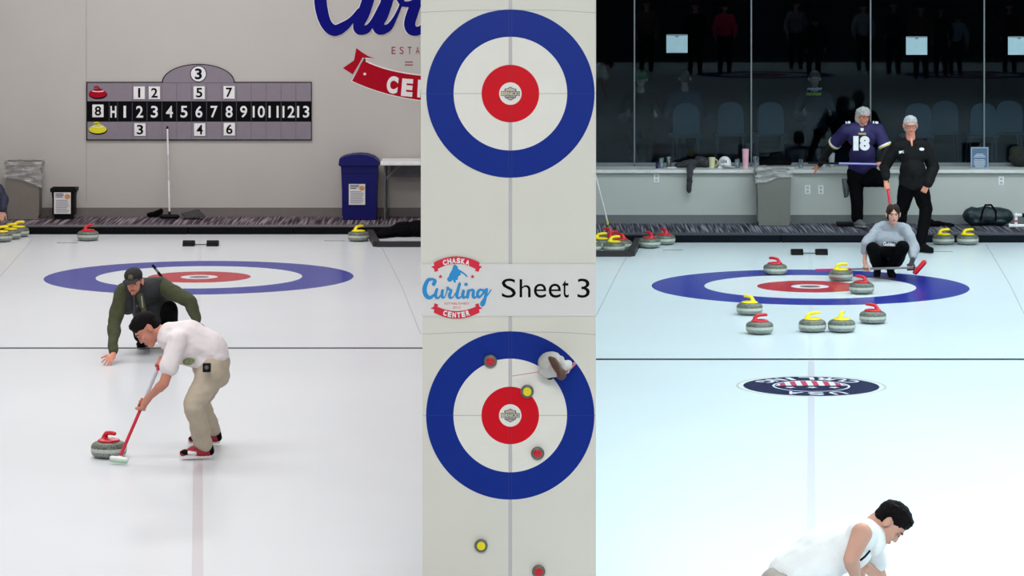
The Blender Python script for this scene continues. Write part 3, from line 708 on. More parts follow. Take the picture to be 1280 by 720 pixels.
# framed notice and dark bag on the ledge
c = lp(1224.5,210.5); t = thing('framed_notice', c, 'small blue grey notice in a stand on the ledge', 'sign')
b = MB(); b.box(c.x-.12, c.x+.12, c.y-.01, c.y+.01, LT, LT+.29, 0, .004); b.build('stand', mat('acrylic edge', (150,165,180)), t)
b = MB(); b.box(c.x-.105, c.x+.105, c.y-.013, c.y-.01, LT+.015, LT+.275); b.build('sheet', mat('notice blue', (84,106,134)), t)
b = MB(); yy = c.y-.013
for k, w_ in enumerate((5, 7, 8, 0, 7, 8, 7.5, 8, 7, 6)):
    if w_: prect(b, 1224.5-w_*.9, 192.3+k*1.75, 1224.5+w_*.9, 193.1+k*1.75, yy, .001)
b.build('printed_text', mat('notice text', (190,200,210)), t)
c = lp(1275,208); t = heap('shoulder_bag', 'dark olive bag on the ledge at the right edge', 'bag', mat('dark olive canvas', (28,30,26), rough=.9, bump=.3), [(c+V((0,0,.12)), (.17,.12,.12)), (c+V((-.05,0,.2)), (.11,.1,.09)), (c+V((.1,0,.12)), (.15,.12,.13))], c, .01, .01, 10)
# duffel bag, black clothing, flat black case, white pipe frame on the right carpet
M_duff = mat('dark teal nylon', (18,36,42), rough=.5, bump=.3, bscale=30)
c = G(1238,283.5,ZP); c.y = 45.45; t = thing('duffel_bag', c, 'dark teal duffel bag on the carpet near the right edge', 'bag')
b = MB(); b.cap(c+V((-.22,0,.13)), c+V((.22,0,.125)), .12, .115, wd=(0,1,0), w=1.15); b.sph(c+V((0,0,.16)), 0, (.2,.12,.1)); b.sph(c+V((-.15,0,.06)), 0, (.15,.14,.06)); b.sph(c+V((.15,0,.06)), 0, (.15,.14,.06))
b.blob('bag_body', M_duff, t, .01, 4, .015, 8)
b = MB()
for s_ in (-1, 1): b.chain([(c+V((s_*.1-.02,-.15,.08)),.012),(c+V((s_*.09,-.12,.2)),.012),(c+V((s_*.04,-.03,.275)),.012),(c+V((0,.02,.27)),.012)])
b.build('strap', M_blackc, t, smooth=True)
c = G(1175,283,ZP); c.y = 45.3
heap('black_scarf', 'black strap and clothing lying on the carpet behind the black jacketed man', 'clothing', M_blackc, [(c+V((-.15,0,.05)), (.09,.08,.05)), (c+V((-.05,0,.035)), (.1,.07,.04)), (c+V((.07,0,.025)), (.1,.05,.025)), (c+V((.14,-.05,.02)), (.06,.06,.018)), (c+V((-.2,.05,.08)), (.05,.06,.07))], c, .008, .015, 14)
c = G(1055,280,ZP); c.y = 45.4; o = MB().box(c.x-.12, c.x+.13, c.y-.1, c.y+.12, ZP, ZP+.045, bev=.012).build('flat_case', M_blackp, origin=c); tag(o, 'flat black case on the carpet behind the jersey man\'s shoe', 'case')
# pipe frame
t = thing('pipe_stand', G(1270,286,ZP), 'white plastic pipe stand on the carpet at the right edge', 'stand')
b = MB(); q = [P(1261,284,45.1), P(1284,284,45.1)]; z0 = ZP+.025
A_ = V((P(1261,0,45.1).x, 45.1, z0)); B_ = V((P(1286,0,45.1).x, 45.1, z0)); b.cyl(A_, B_, .024)
C_ = V((P(1270,0,45.1).x, 45.1, z0)); D_ = V((C_.x, 45.1, P(0,269,45.1).z)); E_ = V((C_.x+.3, 45.1, D_.z)); b.cyl(C_, D_, .022); b.cyl(D_-V((.02,0,0)), E_, .022); b.sph(D_, .03); b.sph(C_, .03); b.cyl(A_, A_+V((0,-.0,0.001))+V((.02,0,0)), .03)
b.build('pipe', M_white, t, smooth=True)
b = MB(); b.cyl(C_.lerp(D_,.35), C_.lerp(D_,.55), .023); b.build('red_band', mat('red tape', (200,90,100)), t); b = MB(); b.cyl(D_+V((.08,0,0)), D_+V((.16,0,0)), .027); b.build('black_grip', M_blackp, t)
# papers taped to the glass
for (x0, y0, x1, y1, lab) in ((833,43.5,859.5,66,'white sheet taped to the glass nearest the centre display'),(1132.5,46,1159,68.5,'white sheet taped to the glass above the two standing men'),(1260,46,1288,68.5,'white sheet taped to the glass, cut by the right edge')):
    t = thing('taped_notice', P((x0+x1)/2, y1, YGL-.005), lab, 'notice', 'sheets taped to the glass')
    b = MB(); prect(b, x0, y0, x1, y1, YGL-.005, .002, 0); b.build('sheet', mat('blue grey paper', (160,188,198), rough=.8, var=.04), t)  # plain blue-grey sheet colour
    b = MB(); prect(b, x0+1, y0-.6, x1-1, y0+1.2, YGL-.007, .001, 0); prect(b, (x0+x1)/2-2, y0+.5, (x0+x1)/2+2, y0+3, YGL-.008, .001, 0); b.build('tape', mat('tape', (110,120,126)), t)
# ------------------------------------------------------------------ the centre display
YP = 20.0
dp = thing('centre_display', (P(636,0,YP).x, YP+.05, 0), 'tall upright centre display with two overhead ring targets and a sign between', 'display')
def bx(name, x0, y0, x1, y1, ya, yb_, m): 
    a = P(x0, y1, YP); c = P(x1, y0, YP); o = MB().box(a.x, c.x, ya, yb_, a.z, c.z).build(name, m, dp); return o
zb_ = P(0,0,YP).z
MB().box(P(528,0,YP).x, P(744,0,YP).x, YP+.06, YP+.22, 0, 5.0).build('frame', M_white, dp)
def panel(name, x0, y0, x1, y1, cx, cy, lines):
    b = MB(); a = P(x0, y1, YP); c = P(x1, y0, YP); b.box(a.x, c.x, YP, YP+.06, max(a.z, 0.0), c.z, 0)
    s = YP/F; ctr = P(cx, cy, YP); X = (1,0,0); Z = (0,0,1); u = lambda h: (0,-h,0)
    b.ring(ctr, 71*s, 105.2*s, X, Z, u(.0012), mi=1); b.ring(ctr, 36*s, 71*s, X, Z, u(.0010), mi=3); b.ring(ctr, 14*s, 36*s, X, Z, u(.0012), mi=2); b.ring(ctr, .0005, 14*s, X, Z, u(.0012), mi=3)
    def ln(xa, ya, xb, yb2, w, h, mi): 
        p0 = P(xa, ya, YP); p1 = P(xb, yb2, YP); d = (p1-p0).normalized(); n = V((-d.z,0,d.x))*w*s/2; b.poly([p0+n, p1+n, p1-n, p0-n], (0,-h,0), mi)
    ln(cx, cy-105, cx, y0, 3.6, .0006, 4); ln(cx, cy+105, cx, y1, 3.6, .0006, 4); ln(cx, cy-36, cx, cy-71, 3.6, .0014, 4); ln(cx, cy+36, cx, cy+71, 3.6, .0014, 4)
    for dx in (-1.9, 1.9):
        ln(cx+dx, y0, cx+dx, cy-105, .5, .0009, 5); ln(cx+dx, cy+105, cx+dx, y1, .5, .0009, 5); ln(cx+dx, cy-36, cx+dx, cy-71, .5, .0018, 5); ln(cx+dx, cy+36, cx+dx, cy+71, .5, .0018, 5)
        for (m_, p0, p1) in ((6, 71, 105), (7, 14, 36)):
            ln(cx+dx, cy-p0, cx+dx, cy-p1, .6, .0016, m_); ln(cx+dx, cy+p0, cx+dx, cy+p1, .6, .0016, m_)
    ln(cx-71, cy, cx-36, cy, .8, .0014, 5); ln(cx+36, cy, cx+71, cy, .8, .0014, 5); ln(x0, cy, cx-105, cy, .6, .0008, 5); ln(cx+105, cy, x1, cy, .6, .0008, 5)
    ln(cx-105, cy, cx-71, cy, .6, .0016, 6); ln(cx+71, cy, cx+105, cy, .6, .0016, 6)
    # back line bows slightly upward
    pt = [(x0, cy-101.5), (cx-60, cy-104), (cx, cy-104.6), (cx+60, cy-104), (x1, cy-101)]
    for k in range(4): ln(pt[k][0], pt[k][1], pt[k+1][0], pt[k+1][1], .8, .0007, 5)
    # sponsor shield in the button
    yy = YP-.0014
    ppoly(b, [(cx,cy-8.6),(cx+4,cy-6.6),(cx+7.5,cy-6),(cx+7.2,cy+5),(cx,cy+8.8),(cx-7.2,cy+5),(cx-7.5,cy-6),(cx-4,cy-6.6)], yy, .0004, 8)
    ppoly(b, [(cx,cy-7.2),(cx+6.2,cy-5),(cx+6,cy+4.2),(cx,cy+7.4),(cx-6,cy+4.2),(cx-6.2,cy-5)], yy-.0004, .0003, 9)
    prect(b, cx-11.8, cy-3, cx+11.8, cy+3, yy-.0007, .0003, 8)
    T(b, 'BERNICKS', cx-11, cy-2.3, cx+11, cy+2.3, yy-.001, 10, .02, 0, .0004)
    prect(b, cx-4.5, cy+4, cx+4.5, cy+5.2, yy-.0008, .0003, 8)
    b.build(name, [M_brass, M_pblue, M_pred, M_pwhite, M_pline, M_pthin, mat('panel line blue', (30,40,120)), mat('panel line red', (160,10,36)), mat('shield slate', (86,92,116)), mat('shield tan', (176,162,140)), mat('shield gold', (212,200,160))], dp)
panel('upper_panel', 526, -60, 745, 331, 638, 117, None)
panel('lower_panel', 528, 394, 745, 806, 637.8, 519.3, None)
sg = MB(); a = P(525.6, 395, YP); c = P(745, 330, YP); sg.box(a.x, c.x, YP-.008, YP+.06, a.z, c.z); sgo = sg.build('caption_board', M_caption, dp)  # caption overlay built as a board on the display
b = MB(); ys = YP-.008
for txt, x0, x1, y0, y1 in (('S',627.2,644.8,348.2,372.2),('h',649.5,663.3,349,371.6),('e',667.3,682.8,354.6,372.2),('e',685.8,701.2,354.6,372.2),('t',702.6,711,350.2,372),('3',721.8,737.2,348.3,372.2)): T(b, txt, x0, y0, x1, y1, ys, 0, 0, 0, .001)
b.build('sheet_lettering', M_ink, sgo)
# the club emblem on the caption board
sc = 240/1280; ex = lambda x: 520+x*sc; ey = lambda y: 310+y*sc
def EP(L): return [(ex(x), ey(y)) for x, y in L]
b = MB()
b1 = cub((118,97),(270,15),(425,97)); b2 = cub((398,140),(270,70),(145,140))
ppoly(b, EP(b1+b2), ys-.001, .001, 0)
for L in ([(118,97),(145,140),(150,152),(125,160),(120,138),(100,125),(122,118)], [(425,97),(398,140),(393,152),(418,160),(424,138),(442,125),(421,118)]): ppoly(b, EP(L), ys, .001, 0)
b.build('upper_ribbon', M_logoR, sgo); b = MB()
b3 = cub((118,430),(270,512),(425,430)); b4 = cub((400,390),(270,452),(142,390))
ppoly(b, EP(b3+b4), ys-.001, .001, 0)
for L in ([(118,430),(142,390),(150,378),(124,367),(118,392),(97,402),(122,410)], [(425,430),(400,390),(392,378),(418,367),(424,392),(444,402),(420,410)]): ppoly(b, EP(L), ys, .001, 0)
b.build('lower_ribbon', M_logoR, sgo)
for cx_, cy_ in ((163,191),(377,191)):
    b = MB(); ppoly(b, EP([(cx_+(16 if k%2 == 0 else 6.5)*math.sin(k*PI/5), cy_-(16 if k%2 == 0 else 6.5)*math.cos(k*PI/5)) for k in range(10)]), ys, .001, 0); b.build('star', M_logoR, sgo)
b = MB(); T(b, 'ESTABLISHED', ex(190), ey(363), ex(352), ey(377), ys, 0, .0, 0, .0008); T(b, '2015', ex(246), ey(389), ex(296), ey(404), ys, 0, 0, 0, .0008)
b.build('small_lettering', M_logoR, sgo)
b = MB()
for i, ch in enumerate('CHASKA'):
    u = (i-2.5)/2.5; x = 268+u*76; y = 84+u*u*13; T(b, ch, ex(x-13), ey(y-18), ex(x+13), ey(y+18), ys-.002, 0, .05, -u*.22, .0008)
for i, ch in enumerate('CENTER'):
    u = (i-2.5)/2.5; x = 270+u*76; y = 447-u*u*13; T(b, ch, ex(x-12), ey(y-18), ex(x+12), ey(y+18), ys-.002, 0, .05, u*.22, .0008)
b.build('ribbon_lettering', M_whL, sgo)
b = MB()
for L in ([(118,240,26),(128,218,20),(110,208,16),(82,214,24),(62,250,28),(58,290,30),(72,322,28),(98,330,22),(124,306,10)],
          [(140,275,18),(132,300,20),(134,328,18),(152,332,12),(172,300,8),(178,276,16),(174,305,20),(178,330,16),(192,328,8)],
          [(192,328,6),(206,290,8),(210,262,12),(222,276,14),(236,282,14),(224,310,22),(228,332,16),(246,328,10)],
          [(246,328,6),(276,280,8),(292,235,18),(280,280,22),(272,320,20),(284,334,14),(304,322,8)],
          [(304,322,6),(318,280,18),(312,312,20),(318,332,16),(336,322,8)],
          [(336,322,5),(350,280,18),(344,328,20)], [(346,300,10),(366,280,14),(384,284,18),(380,318,20),(390,332,14),(408,318,8)],
          [(448,284,14),(428,278,16),(410,300,20),(418,328,16),(440,312,12),(458,282,18)], [(472,276,18),(462,330,20),(452,372,18),(440,384,12),(434,368,12),(452,340,10),(480,310,8),(500,280,8)]):
    kk = globals().get('kk', 0)+1; stroke(b, [(ex(x), ey(y), w*sc) for x, y, w in L], ys+.001, .006, 0, 0, 6)
pell(b, ex(334), ey(242), 12*sc, 11*sc, ys+.001, .006)
b.blob('script_lettering', M_logoB, sgo, voxel=.0013, smooth=1)
b = MB()
ppoly(b, EP([(238,150),(228,165),(218,190),(207,205),(212,220),(222,226),(236,222),(246,210),(250,226),(262,234),(268,220),(262,214),(278,212),(282,190),(300,178),(296,162),(318,176),(340,194),(346,190),(330,172),(300,150),(282,140),(276,122),(262,110),(248,116),(246,130)]), ys, .0015)
b.build('curler_silhouette', M_logoB, sgo)
# overhead stones fixed on the lower panel (seen from above)
def stonetop(px, py, c, rot, label):
    s = 16.6*YP/F/.285; p = P(px, py, YP); o = bpy.data.objects.new('model_stone', SM); COL.objects.link(o)
    o.location = (p.x, YP-.0035, p.z); o.rotation_euler = (PI/2, rot, 0); o.rotation_mode = 'XYZ'; o.scale = (s, s, s*.8); tag(o, label, 'curling stone', 'stones on the lower ring target')
    h = bpy.data.objects.new('handle', HM[c]); COL.objects.link(h); h.parent = o; h['label'] = c+' plastic handle'
stonetop(613,451.2,'red',.4,'small red stone at the inner edge of the blue ring on the centre display'); stonetop(659,488.7,'yellow',.1,'small yellow stone on the red ring edge of the centre display')
stonetop(672,566,'red',.9,'small red stone on the white ring at the lower right of the centre display'); stonetop(601.4,681.3,'yellow',1.9,'small yellow stone low on the centre display below the rings'); stonetop(673.3,713.5,'red',.5,'small red stone cut by the bottom edge on the centre display')
# ------------------------------------------------------------------ people
M_skin = mat('skin', (208,158,138), rough=.55, spec=.3, var=.05, nscale=8)
M_skin2 = mat('skin ruddy', (206,138,116), rough=.55, spec=.3, var=.06, nscale=8)
M_skin3 = mat('skin tan', (190,128,108), rough=.5, spec=.3, var=.05, nscale=8)
M_scl = mat('eye white', (150,142,138), rough=.7, spec=.1)
def frame(f, u):
    f = V(f).normalized(); u = V(u); u = (u-f*u.dot(f)).normalized(); return f, u, f.cross(u)
def head_prims(b, c, f, u, k=1.0):
    f, u, r = frame(f, u); L = lambda a, b_, c_: V(c)+f*a*k+r*b_*k+u*c_*k
    A = lambda rf, rr, ru: [f*rf*k, r*rr*k, u*ru*k]
    b.ell(L(-.008,0,.03), A(.096,.076,.084), n=24, m=16); b.ell(L(.028,0,-.03), A(.066,.061,.08), n=24, m=16); b.ell(L(.03,0,-.062), A(.058,.05,.042))
    b.ell(L(.068,0,-.092), A(.026,.026,.022)); b.cap(L(.087,0,.012), L(.1015,0,-.024), .008*k, .0115*k); b.ell(L(.096,.0,-.026), A(.012,.0165,.009))
    b.ell(L(.082,0,.028), A(.016,.048,.012)); b.ell(L(.066,.034,-.02), A(.022,.02,.018)); b.ell(L(.066,-.034,-.02), A(.022,.02,.018))
    b.ell(L(.088,0,-.058), A(.012,.026,.013)); b.ell(L(.082,0,-.078), A(.014,.02,.008))
    for s in (-1, 1): b.ell(L(-.008, s*.083, -.01), A(.02,.012,.032)); b.ell(L(-.014, s*.09, .002), A(.016,.008,.024))
    return L, A
def face(par, c, f, u, k=1.0, brow=M_hair_dark, lips=M_lip, glasses=None):
    f, u, r = frame(f, u); L = lambda a, b_, c_: V(c)+f*a*k+r*b_*k+u*c_*k; A = lambda rf, rr, ru: [f*rf*k, r*rr*k, u*ru*k]
    for s in (-1, 1):
        e = MB().ell(L(.083, s*.031, .006), A(.008,.0125,.005)).build('eye', M_scl, par, smooth=True); MB().ell(L(.0895, s*.031, .006), A(.005,.0065,.0055)).build('iris', M_eye, e, smooth=True)
        b = MB(); b.chain([(L(.094, s*.015, .026), .0035*k), (L(.092, s*.034, .031), .0045*k), (L(.08, s*.05, .026), .003*k)], n=8); b.build('eyebrow', brow, par, smooth=True)
    b = MB(); b.ell(L(.0965,0,-.054), A(.006,.022,.0045)); b.ell(L(.0955,0,-.0615), A(.006,.019,.005)); b.build('lips', lips, par, smooth=True)
    if glasses:
        b = MB()
        for s in (-1, 1):
            n = 14; c_ = L(.104, s*.032, .004)
            for q in range(n):
                a0 = 2*PI*q/n; a1 = 2*PI*(q+1)/n
                b.cyl(c_+r*.026*k*math.cos(a0)+u*.018*k*math.sin(a0), c_+r*.026*k*math.cos(a1)+u*.018*k*math.sin(a1), .0028*k, n=8)
            b.cyl(L(.104, s*.057, .008), L(-.005, s*.082, .008), .0025*k, n=8)
        b.cyl(L(.105,-.007,.006), L(.105,.007,.006), .0025*k, n=8); b.build('glasses', glasses, par)
def open_hand(b, w, d, nrm, side, curl=.25, spread=.16, k=1.0):
    """w wrist, d finger direction, nrm back-of-hand normal, side +1/-1 where the thumb leaves"""
    d = V(d).normalized(); nrm = V(nrm); nrm = (nrm-d*nrm.dot(d)).normalized(); s = d.cross(nrm)*side; w = V(w)
    b.cap(w, w+d*.035*k, .024*k, .026*k, wd=s, w=1.1); b.cap(w+d*.03*k, w+d*.072*k, .017*k, .0155*k, wd=s, w=2.35, n=20)
    for i, (ln, off) in enumerate(((.072,.030),(.08,.010),(.074,-.010),(.058,-.029))):
        a = spread*(1.5-i)/1.5*.55; dd = (d*math.cos(a)+s*math.sin(a)).normalized(); p = w+d*.082*k+s*off*k; r = .0092*k
        pts = [(p-dd*.012*k, r)]; cur = p; ang = 0
        for seg in (.45, .31, .24):
            ang += curl; v = (dd*math.cos(ang)-nrm*math.sin(ang)); cur = cur+v*ln*seg*k; r *= .94; pts.append((cur.copy(), r))
        b.chain(pts, n=10, hemi=4)
    t0 = w+d*.028*k+s*.024*k; td = (d*.62+s*.75-nrm*.2).normalized(); td2 = (d*.85+s*.45-nrm*.25).normalized()
    b.chain([(t0, .0145*k), (t0+td*.036*k, .0125*k), (t0+td*.036*k+td2*.034*k, .0105*k), (t0+td*.036*k+td2*.055*k, .0095*k)], n=10, hemi=4)
def grip_hand(b, w, c, ax, k=1.0, R=.023, flip=1):
    """hand from wrist w closed round a shaft through c along ax"""
    w = V(w); c = V(c); ax = V(ax).normalized(); to = c-w; to = (to-ax*to.dot(ax)).normalized(); n = ax.cross(to)*flip
    pc = c-to*.03*k-n*.002; b.cap(w, pc, .025*k, .024*k, wd=ax, w=1.15); b.cap(pc-ax*.026*k, pc+ax*.026*k, .021*k, .021*k, wd=to, w=.85)
    for i in range(4):
        o = c+ax*(i-1.5)*.0205*k; L = (.92, 1, .97, .8)[i]; pts = []
        for a in (-20, 35, 90, 145, 200, 235):
            t = math.radians(a*L); pts.append((o-to*R*k*1.12*math.cos(t)+n*R*k*1.12*math.sin(t)+to*0, .0098*k))
        pts[0] = (pc+ax*(i-1.5)*.019*k, .013*k); b.chain(pts, n=10, hemi=4)
    t0 = pc+ax*.03*k; b.chain([(t0, .014*k), (c+ax*.043*k-n*.012*k-to*.02*k, .0125*k), (c+ax*.045*k-n*.028*k+to*.004*k, .011*k), (c+ax*.035*k-n*.02*k+to*.024*k, .0095*k)], n=10, hemi=4)
def torso(b, J, g=0.0, w=1.0, belly=0):
    """chest + abdomen + pelvis; g = growth for clothing"""
    shL, shR, hipL, hipR = J['sL'], J['sR'], J['hL'], J['hR']; sm = (shL+shR)/2; hm = (hipL+hipR)/2
    lat = (shR-shL).normalized(); up = (sm-hm).normalized(); fr = J.get('fr', up.cross(lat)); 
    k = J.get('k', 1)
    b.cap(sm+(shL-sm)*.72, sm+(shR-sm)*.72, (.066+g)*k, (.066+g)*k, wd=up, w=1.05, n=20)
    ch = sm-up*.11*k; b.ell(ch+fr*.01, [lat*(.158*w+g)*k, fr*(.108+g)*k, up*.15*k], n=24, m=14)
    ab = sm.lerp(hm, .56)+fr*(.012+belly*.5)+J.get('bend', V((0,0,0))); b.ell(ab, [lat*(.142*w+g)*k, fr*(.1+g+belly)*k, up*.17*k], n=24, m=14)
    b.ell(sm.lerp(hm,.8)+J.get('bend', V((0,0,0)))*.5, [lat*(.15*w+g)*k, fr*(.105+g+belly*.6)*k, up*.15*k], n=24, m=14)
    return sm, hm, lat, up, fr
def pelvis(b, J, g=0.0):
    k = J.get('k', 1); shL, shR, hipL, hipR = J['sL'], J['sR'], J['hL'], J['hR']; sm = (shL+shR)/2; hm = (hipL+hipR)/2; lat = (shR-shL).normalized(); up = (sm-hm).normalized(); fr = J.get('fr', up.cross(lat))
    b.cap(hipL, hipR, (.098+g)*k, (.098+g)*k, n=20); b.ell(hm+up*.06, [lat*(.15+g)*k, fr*(.108+g)*k, up*.1*k]); b.ell(hm-fr*.03, [lat*(.155+g)*k, fr*(.11+g)*k, up*.11*k])
def shoe(par, ankle, toe, m_up, m_sole, k=1.0, tall=0.0, name='shoe', extra=None, up=(0,0,1)):
    a = V(ankle); t = V(toe); up = V(up); d = (t-a); d = (d-up*d.dot(up)).normalized(); L = .27*k; heel = V(a)-d*.065*k; s = d.cross(up)
    zb_ = a-up*.085*k
    base = heel-up*(heel-zb_).dot(up)
    b = MB(); b.cap(base+d*.035*k+up*.045*k, base+d*.09*k+up*.05*k, .04*k, .043*k, wd=s, w=.95); b.cap(base+d*.09*k+up*.045*k, base+d*.215*k+up*.035*k, .043*k, .033*k, wd=s, w=1.2); b.cap(a-up*.04*k, a+up*(.005+tall), .045*k, .045*k); b.cap(a, base+d*.17*k+up*.045*k, .045*k, .035*k, wd=s, w=1)
    sh = b.blob(name, m_up, par, voxel=.006, smooth=3)
    b = MB(); n = 28; pts = []
    for i in range(n):
        t_ = 2*PI*i/n; x = math.cos(t_); y = math.sin(t_); wdt = .042+.01*x
        pts.append(base+d*(.123+.128*x)*k+s*y*wdt*k)
    b.poly([p+up*.001 for p in pts], up*.026*k); b.build('sole', m_sole, sh)
    if extra: extra(sh, base, d, s, up, k)
    return sh
def limb(b, pts, **k): b.chain([(V(p), r) for p, r in pts], **k)
def person(label, base, group=None): return thing('person', base, label, 'person', group)
def hairshort(par, c, f, u, m, k=1.0, long=0.0, amp=.004, top=0.0, vox=.0055):
    f, u, r = frame(f, u); L = lambda a, b_, c_: V(c)+f*a*k+r*b_*k+u*c_*k; A = lambda rf, rr, ru: [f*rf*k, r*rr*k, u*ru*k]; b = MB()
    cs, sn = math.cos(.38), math.sin(.38)
    b.ell(L(-.014,0,.044+top), [(f*cs+u*sn)*(.102+long*.2)*k, r*(.086+long*.3)*k, (u*cs-f*sn)*.079*k], n=28, m=18); b.ell(L(-.048,0,.0), A(.052+long*.5,.072+long*.6,.068)); b.ell(L(.035,0,.092+top), A(.05,.055,.026))
    if long: b.ell(L(-.045,0,-.045), A(.06,.08+long*.6,.06))
    return b.blob('hair', m, par, voxel=vox, smooth=2, amp=amp, freq=45)

# ---- 1 the sweeper in a white shirt and khaki trousers -------------------------------------------------
def sweeper():
    Y = 26.8; p = lambda x, y, d=0: P(x, y, Y+d)
    base = V((P(255,0,Y).x, Y, 0)); t = person('man in white shirt and khaki trousers sweeping beside the large red stone', base)
    hc = p(184.5,411,-.0); f = V((-.6,-.22,-.77)); u = V((-.72,0,.62))
    J = dict(sL=p(222,426,-.2), sR=p(226,421,.2), hL=p(265,464,-.1), hR=p(267,462,.13))
    J['fr'] = V((-.45,0,-.9)); J['fr'] = (J['fr']-(((J['sL']+J['sR'])/2-(J['hL']+J['hR'])/2).normalized())*J['fr'].dot(((J['sL']+J['sR'])/2-(J['hL']+J['hR'])/2).normalized())).normalized()
    J['bend'] = V((.02,0,.05))
    A_ = p(203.5,447,.02); B_ = P(149,575,26.5); B_.z = .045
    ax = (B_-A_).normalized(); c1 = A_.lerp(B_, (506-447)/(575-447)); c2 = A_.lerp(B_, .04)
    w1 = c1+V((.055,-.045,.06)); w2 = c2+V((.05,.07,.03))
    e1 = p(205,479,-.26); e2 = p(212,452,.26)
    b = MB(); head_prims(b, hc, f, u, 1.1); nk = p(207,418,0); b.cap(hc-V(f)*.03-frame(f,u)[1]*.05, nk, .055, .06)
    torso(b, J, -.004); pelvis(b, J, -.006)
    limb(b, [(J['sL'],.05),(e1,.04),(w1,.027)]); limb(b, [(e1,.041),(e1.lerp(w1,.3),.041)]); grip_hand(b, w1, c1, ax, 1.18)
    limb(b, [(J['sR'],.05),(e2,.04),(w2,.027)]); grip_hand(b, w2, c2, ax, flip=-1)
    kL = p(242,505,-.22); aL = P(254,561,26.75); aL.z = .1; kR = p(250,503,.3); aR = P(264,547,27.45); aR.z = .1
    limb(b, [(J['hL'],.08),(kL,.05),(aL,.038)]); limb(b, [(J['hR'],.08),(kR,.05),(aR,.038)])
    b.blob('body', M_skin3, t, voxel=.0055, smooth=2)
    face(t, hc, f, u, 1.1); hairshort(t, hc, f, u, M_hair_dark, 1.1, amp=.004, top=.006)
    # white T-shirt
    Mw = mat('white cotton shirt', (224,216,218), rough=.9, var=.03, bump=.25, bscale=14)
    b = MB(); sm, hm, lat, up, fr = torso(b, J, .024, belly=.0)
    b.cap(nk.lerp(sm,.1), sm, .07, .1); limb(b, [(J['sL'],.078),(J['sL'].lerp(e1,.62),.076)]); limb(b, [(J['sR'],.078),(J['sR'].lerp(e2,.6),.076)])
    b.ell(sm.lerp(hm,.86)+fr*.0, [lat*.17, fr*.13, up*.11]); b.ell(p(226,444,0), [V((.1,0,0)), V((0,.16,0)), V((0,0,.07))])
    b.ell(p(272,445,0), [V((.085,0,0)), V((0,.155,0)), V((0,0,.065))]); b.chain([(p(215,421,0),.12),(p(236,423,0),.15),(p(262,437,0),.145)], wd=(0,1,0), w=1.15)
    b.blob('shirt', Mw, t, voxel=.009, smooth=5, amp=.010, freq=7, stretch=(1,1,1.6))
    g = MB(); g.ell(p(236,452,-.16), [V((.05,0,.005)), V((0,.012,0)), V((0,0,.028))]); g.build('shirt_print', mat('green leaf print', (120,132,96), rough=.9, var=.5, nscale=60), t, smooth=True)
    # khaki trousers
    Mk = mat('khaki twill', (178,166,148), rough=.85, var=.05, bump=.2, bscale=20)
    b = MB(); pelvis(b, J, .016); b.ell(hm+V((.02,0,-.02)), [V((.12,0,0)), V((0,.16,0)), V((0,0,.13))])
    limb(b, [(J['hL'],.112),(kL,.083),(aL+V((.0,0,.035)),.075)], n=20); limb(b, [(J['hR'],.112),(kR,.083),(aR+V((0,0,.035)),.075)], n=20)
    b.blob('trousers', Mk, t, voxel=.009, smooth=5, amp=.013, freq=6, stretch=(1,1,1.8))
    q = p(258.5,459.5,-.27); bb = MB(); bb.box(q.x-.032, q.x+.032, q.y-.02, q.y+.02, q.z-.035, q.z+.035, bev=.008); ph = bb.build('belt_pouch', M_blackp, t)
    bb = MB(); bb.sph(q+V((0,-.021,.004)), 0, (.016,.004,.016)); bb.build('pouch_dial', mat('grey plastic dial', (90,90,94)), ph)
    Mred = mat('shoe red leather', (150,20,40), rough=.5); Mshw = mat('shoe white leather', (222,218,220), rough=.5)
    def panels(par, base_, d, s, up_, k):
        bb = MB(); bb.ell(base_+d*.2+up_*.043, [d*.052, s*.047, up_*.028]); bb.build('toe_cap', M_ink, par, smooth=True)
        bb = MB(); bb.cap(base_+d*.13+up_*.042, base_+d*.18+up_*.044, .026, .024, wd=s, w=2.15); bb.build('side_panel', Mshw, par, smooth=True)
        bb = MB(); bb.cap(base_+d*.012+up_*.05, base_+d*.02+up_*.085, .034, .034, wd=s, w=1.0); bb.build('heel_counter', M_ink, par, smooth=True)
        bb = MB()
        for q_ in range(4): bb.cyl(base_+d*(.12+.02*q_)+s*.02+up_*(.1-.008*q_), base_+d*(.12+.02*q_)-s*.02+up_*(.1-.008*q_), .005, n=8)
        bb.build('laces', Mred, par)
    shoe(t, aL, aL+V((-1,-.12,0)), Mred, Mshw, 1.02, extra=panels); shoe(t, aR, aR+V((-1,-.1,0)), Mred, Mshw, 1.02, extra=panels)
    # broom
    Mpk = mat('crimson broom shaft', (196,24,56), rough=.35); 
    br = broom('curling_broom', 'red and silver curling broom with white head held by the bending sweeper', A_, B_, [(0,.13,Mpk),(.13,.42,mat('silver shaft', (180,176,186), rough=.3)),(.42,1,Mpk)], M_white, mat('green pad', (170,206,178)), head_dir=(1,-.25,-.06), hl=.062, hs=.62)
sweeper()

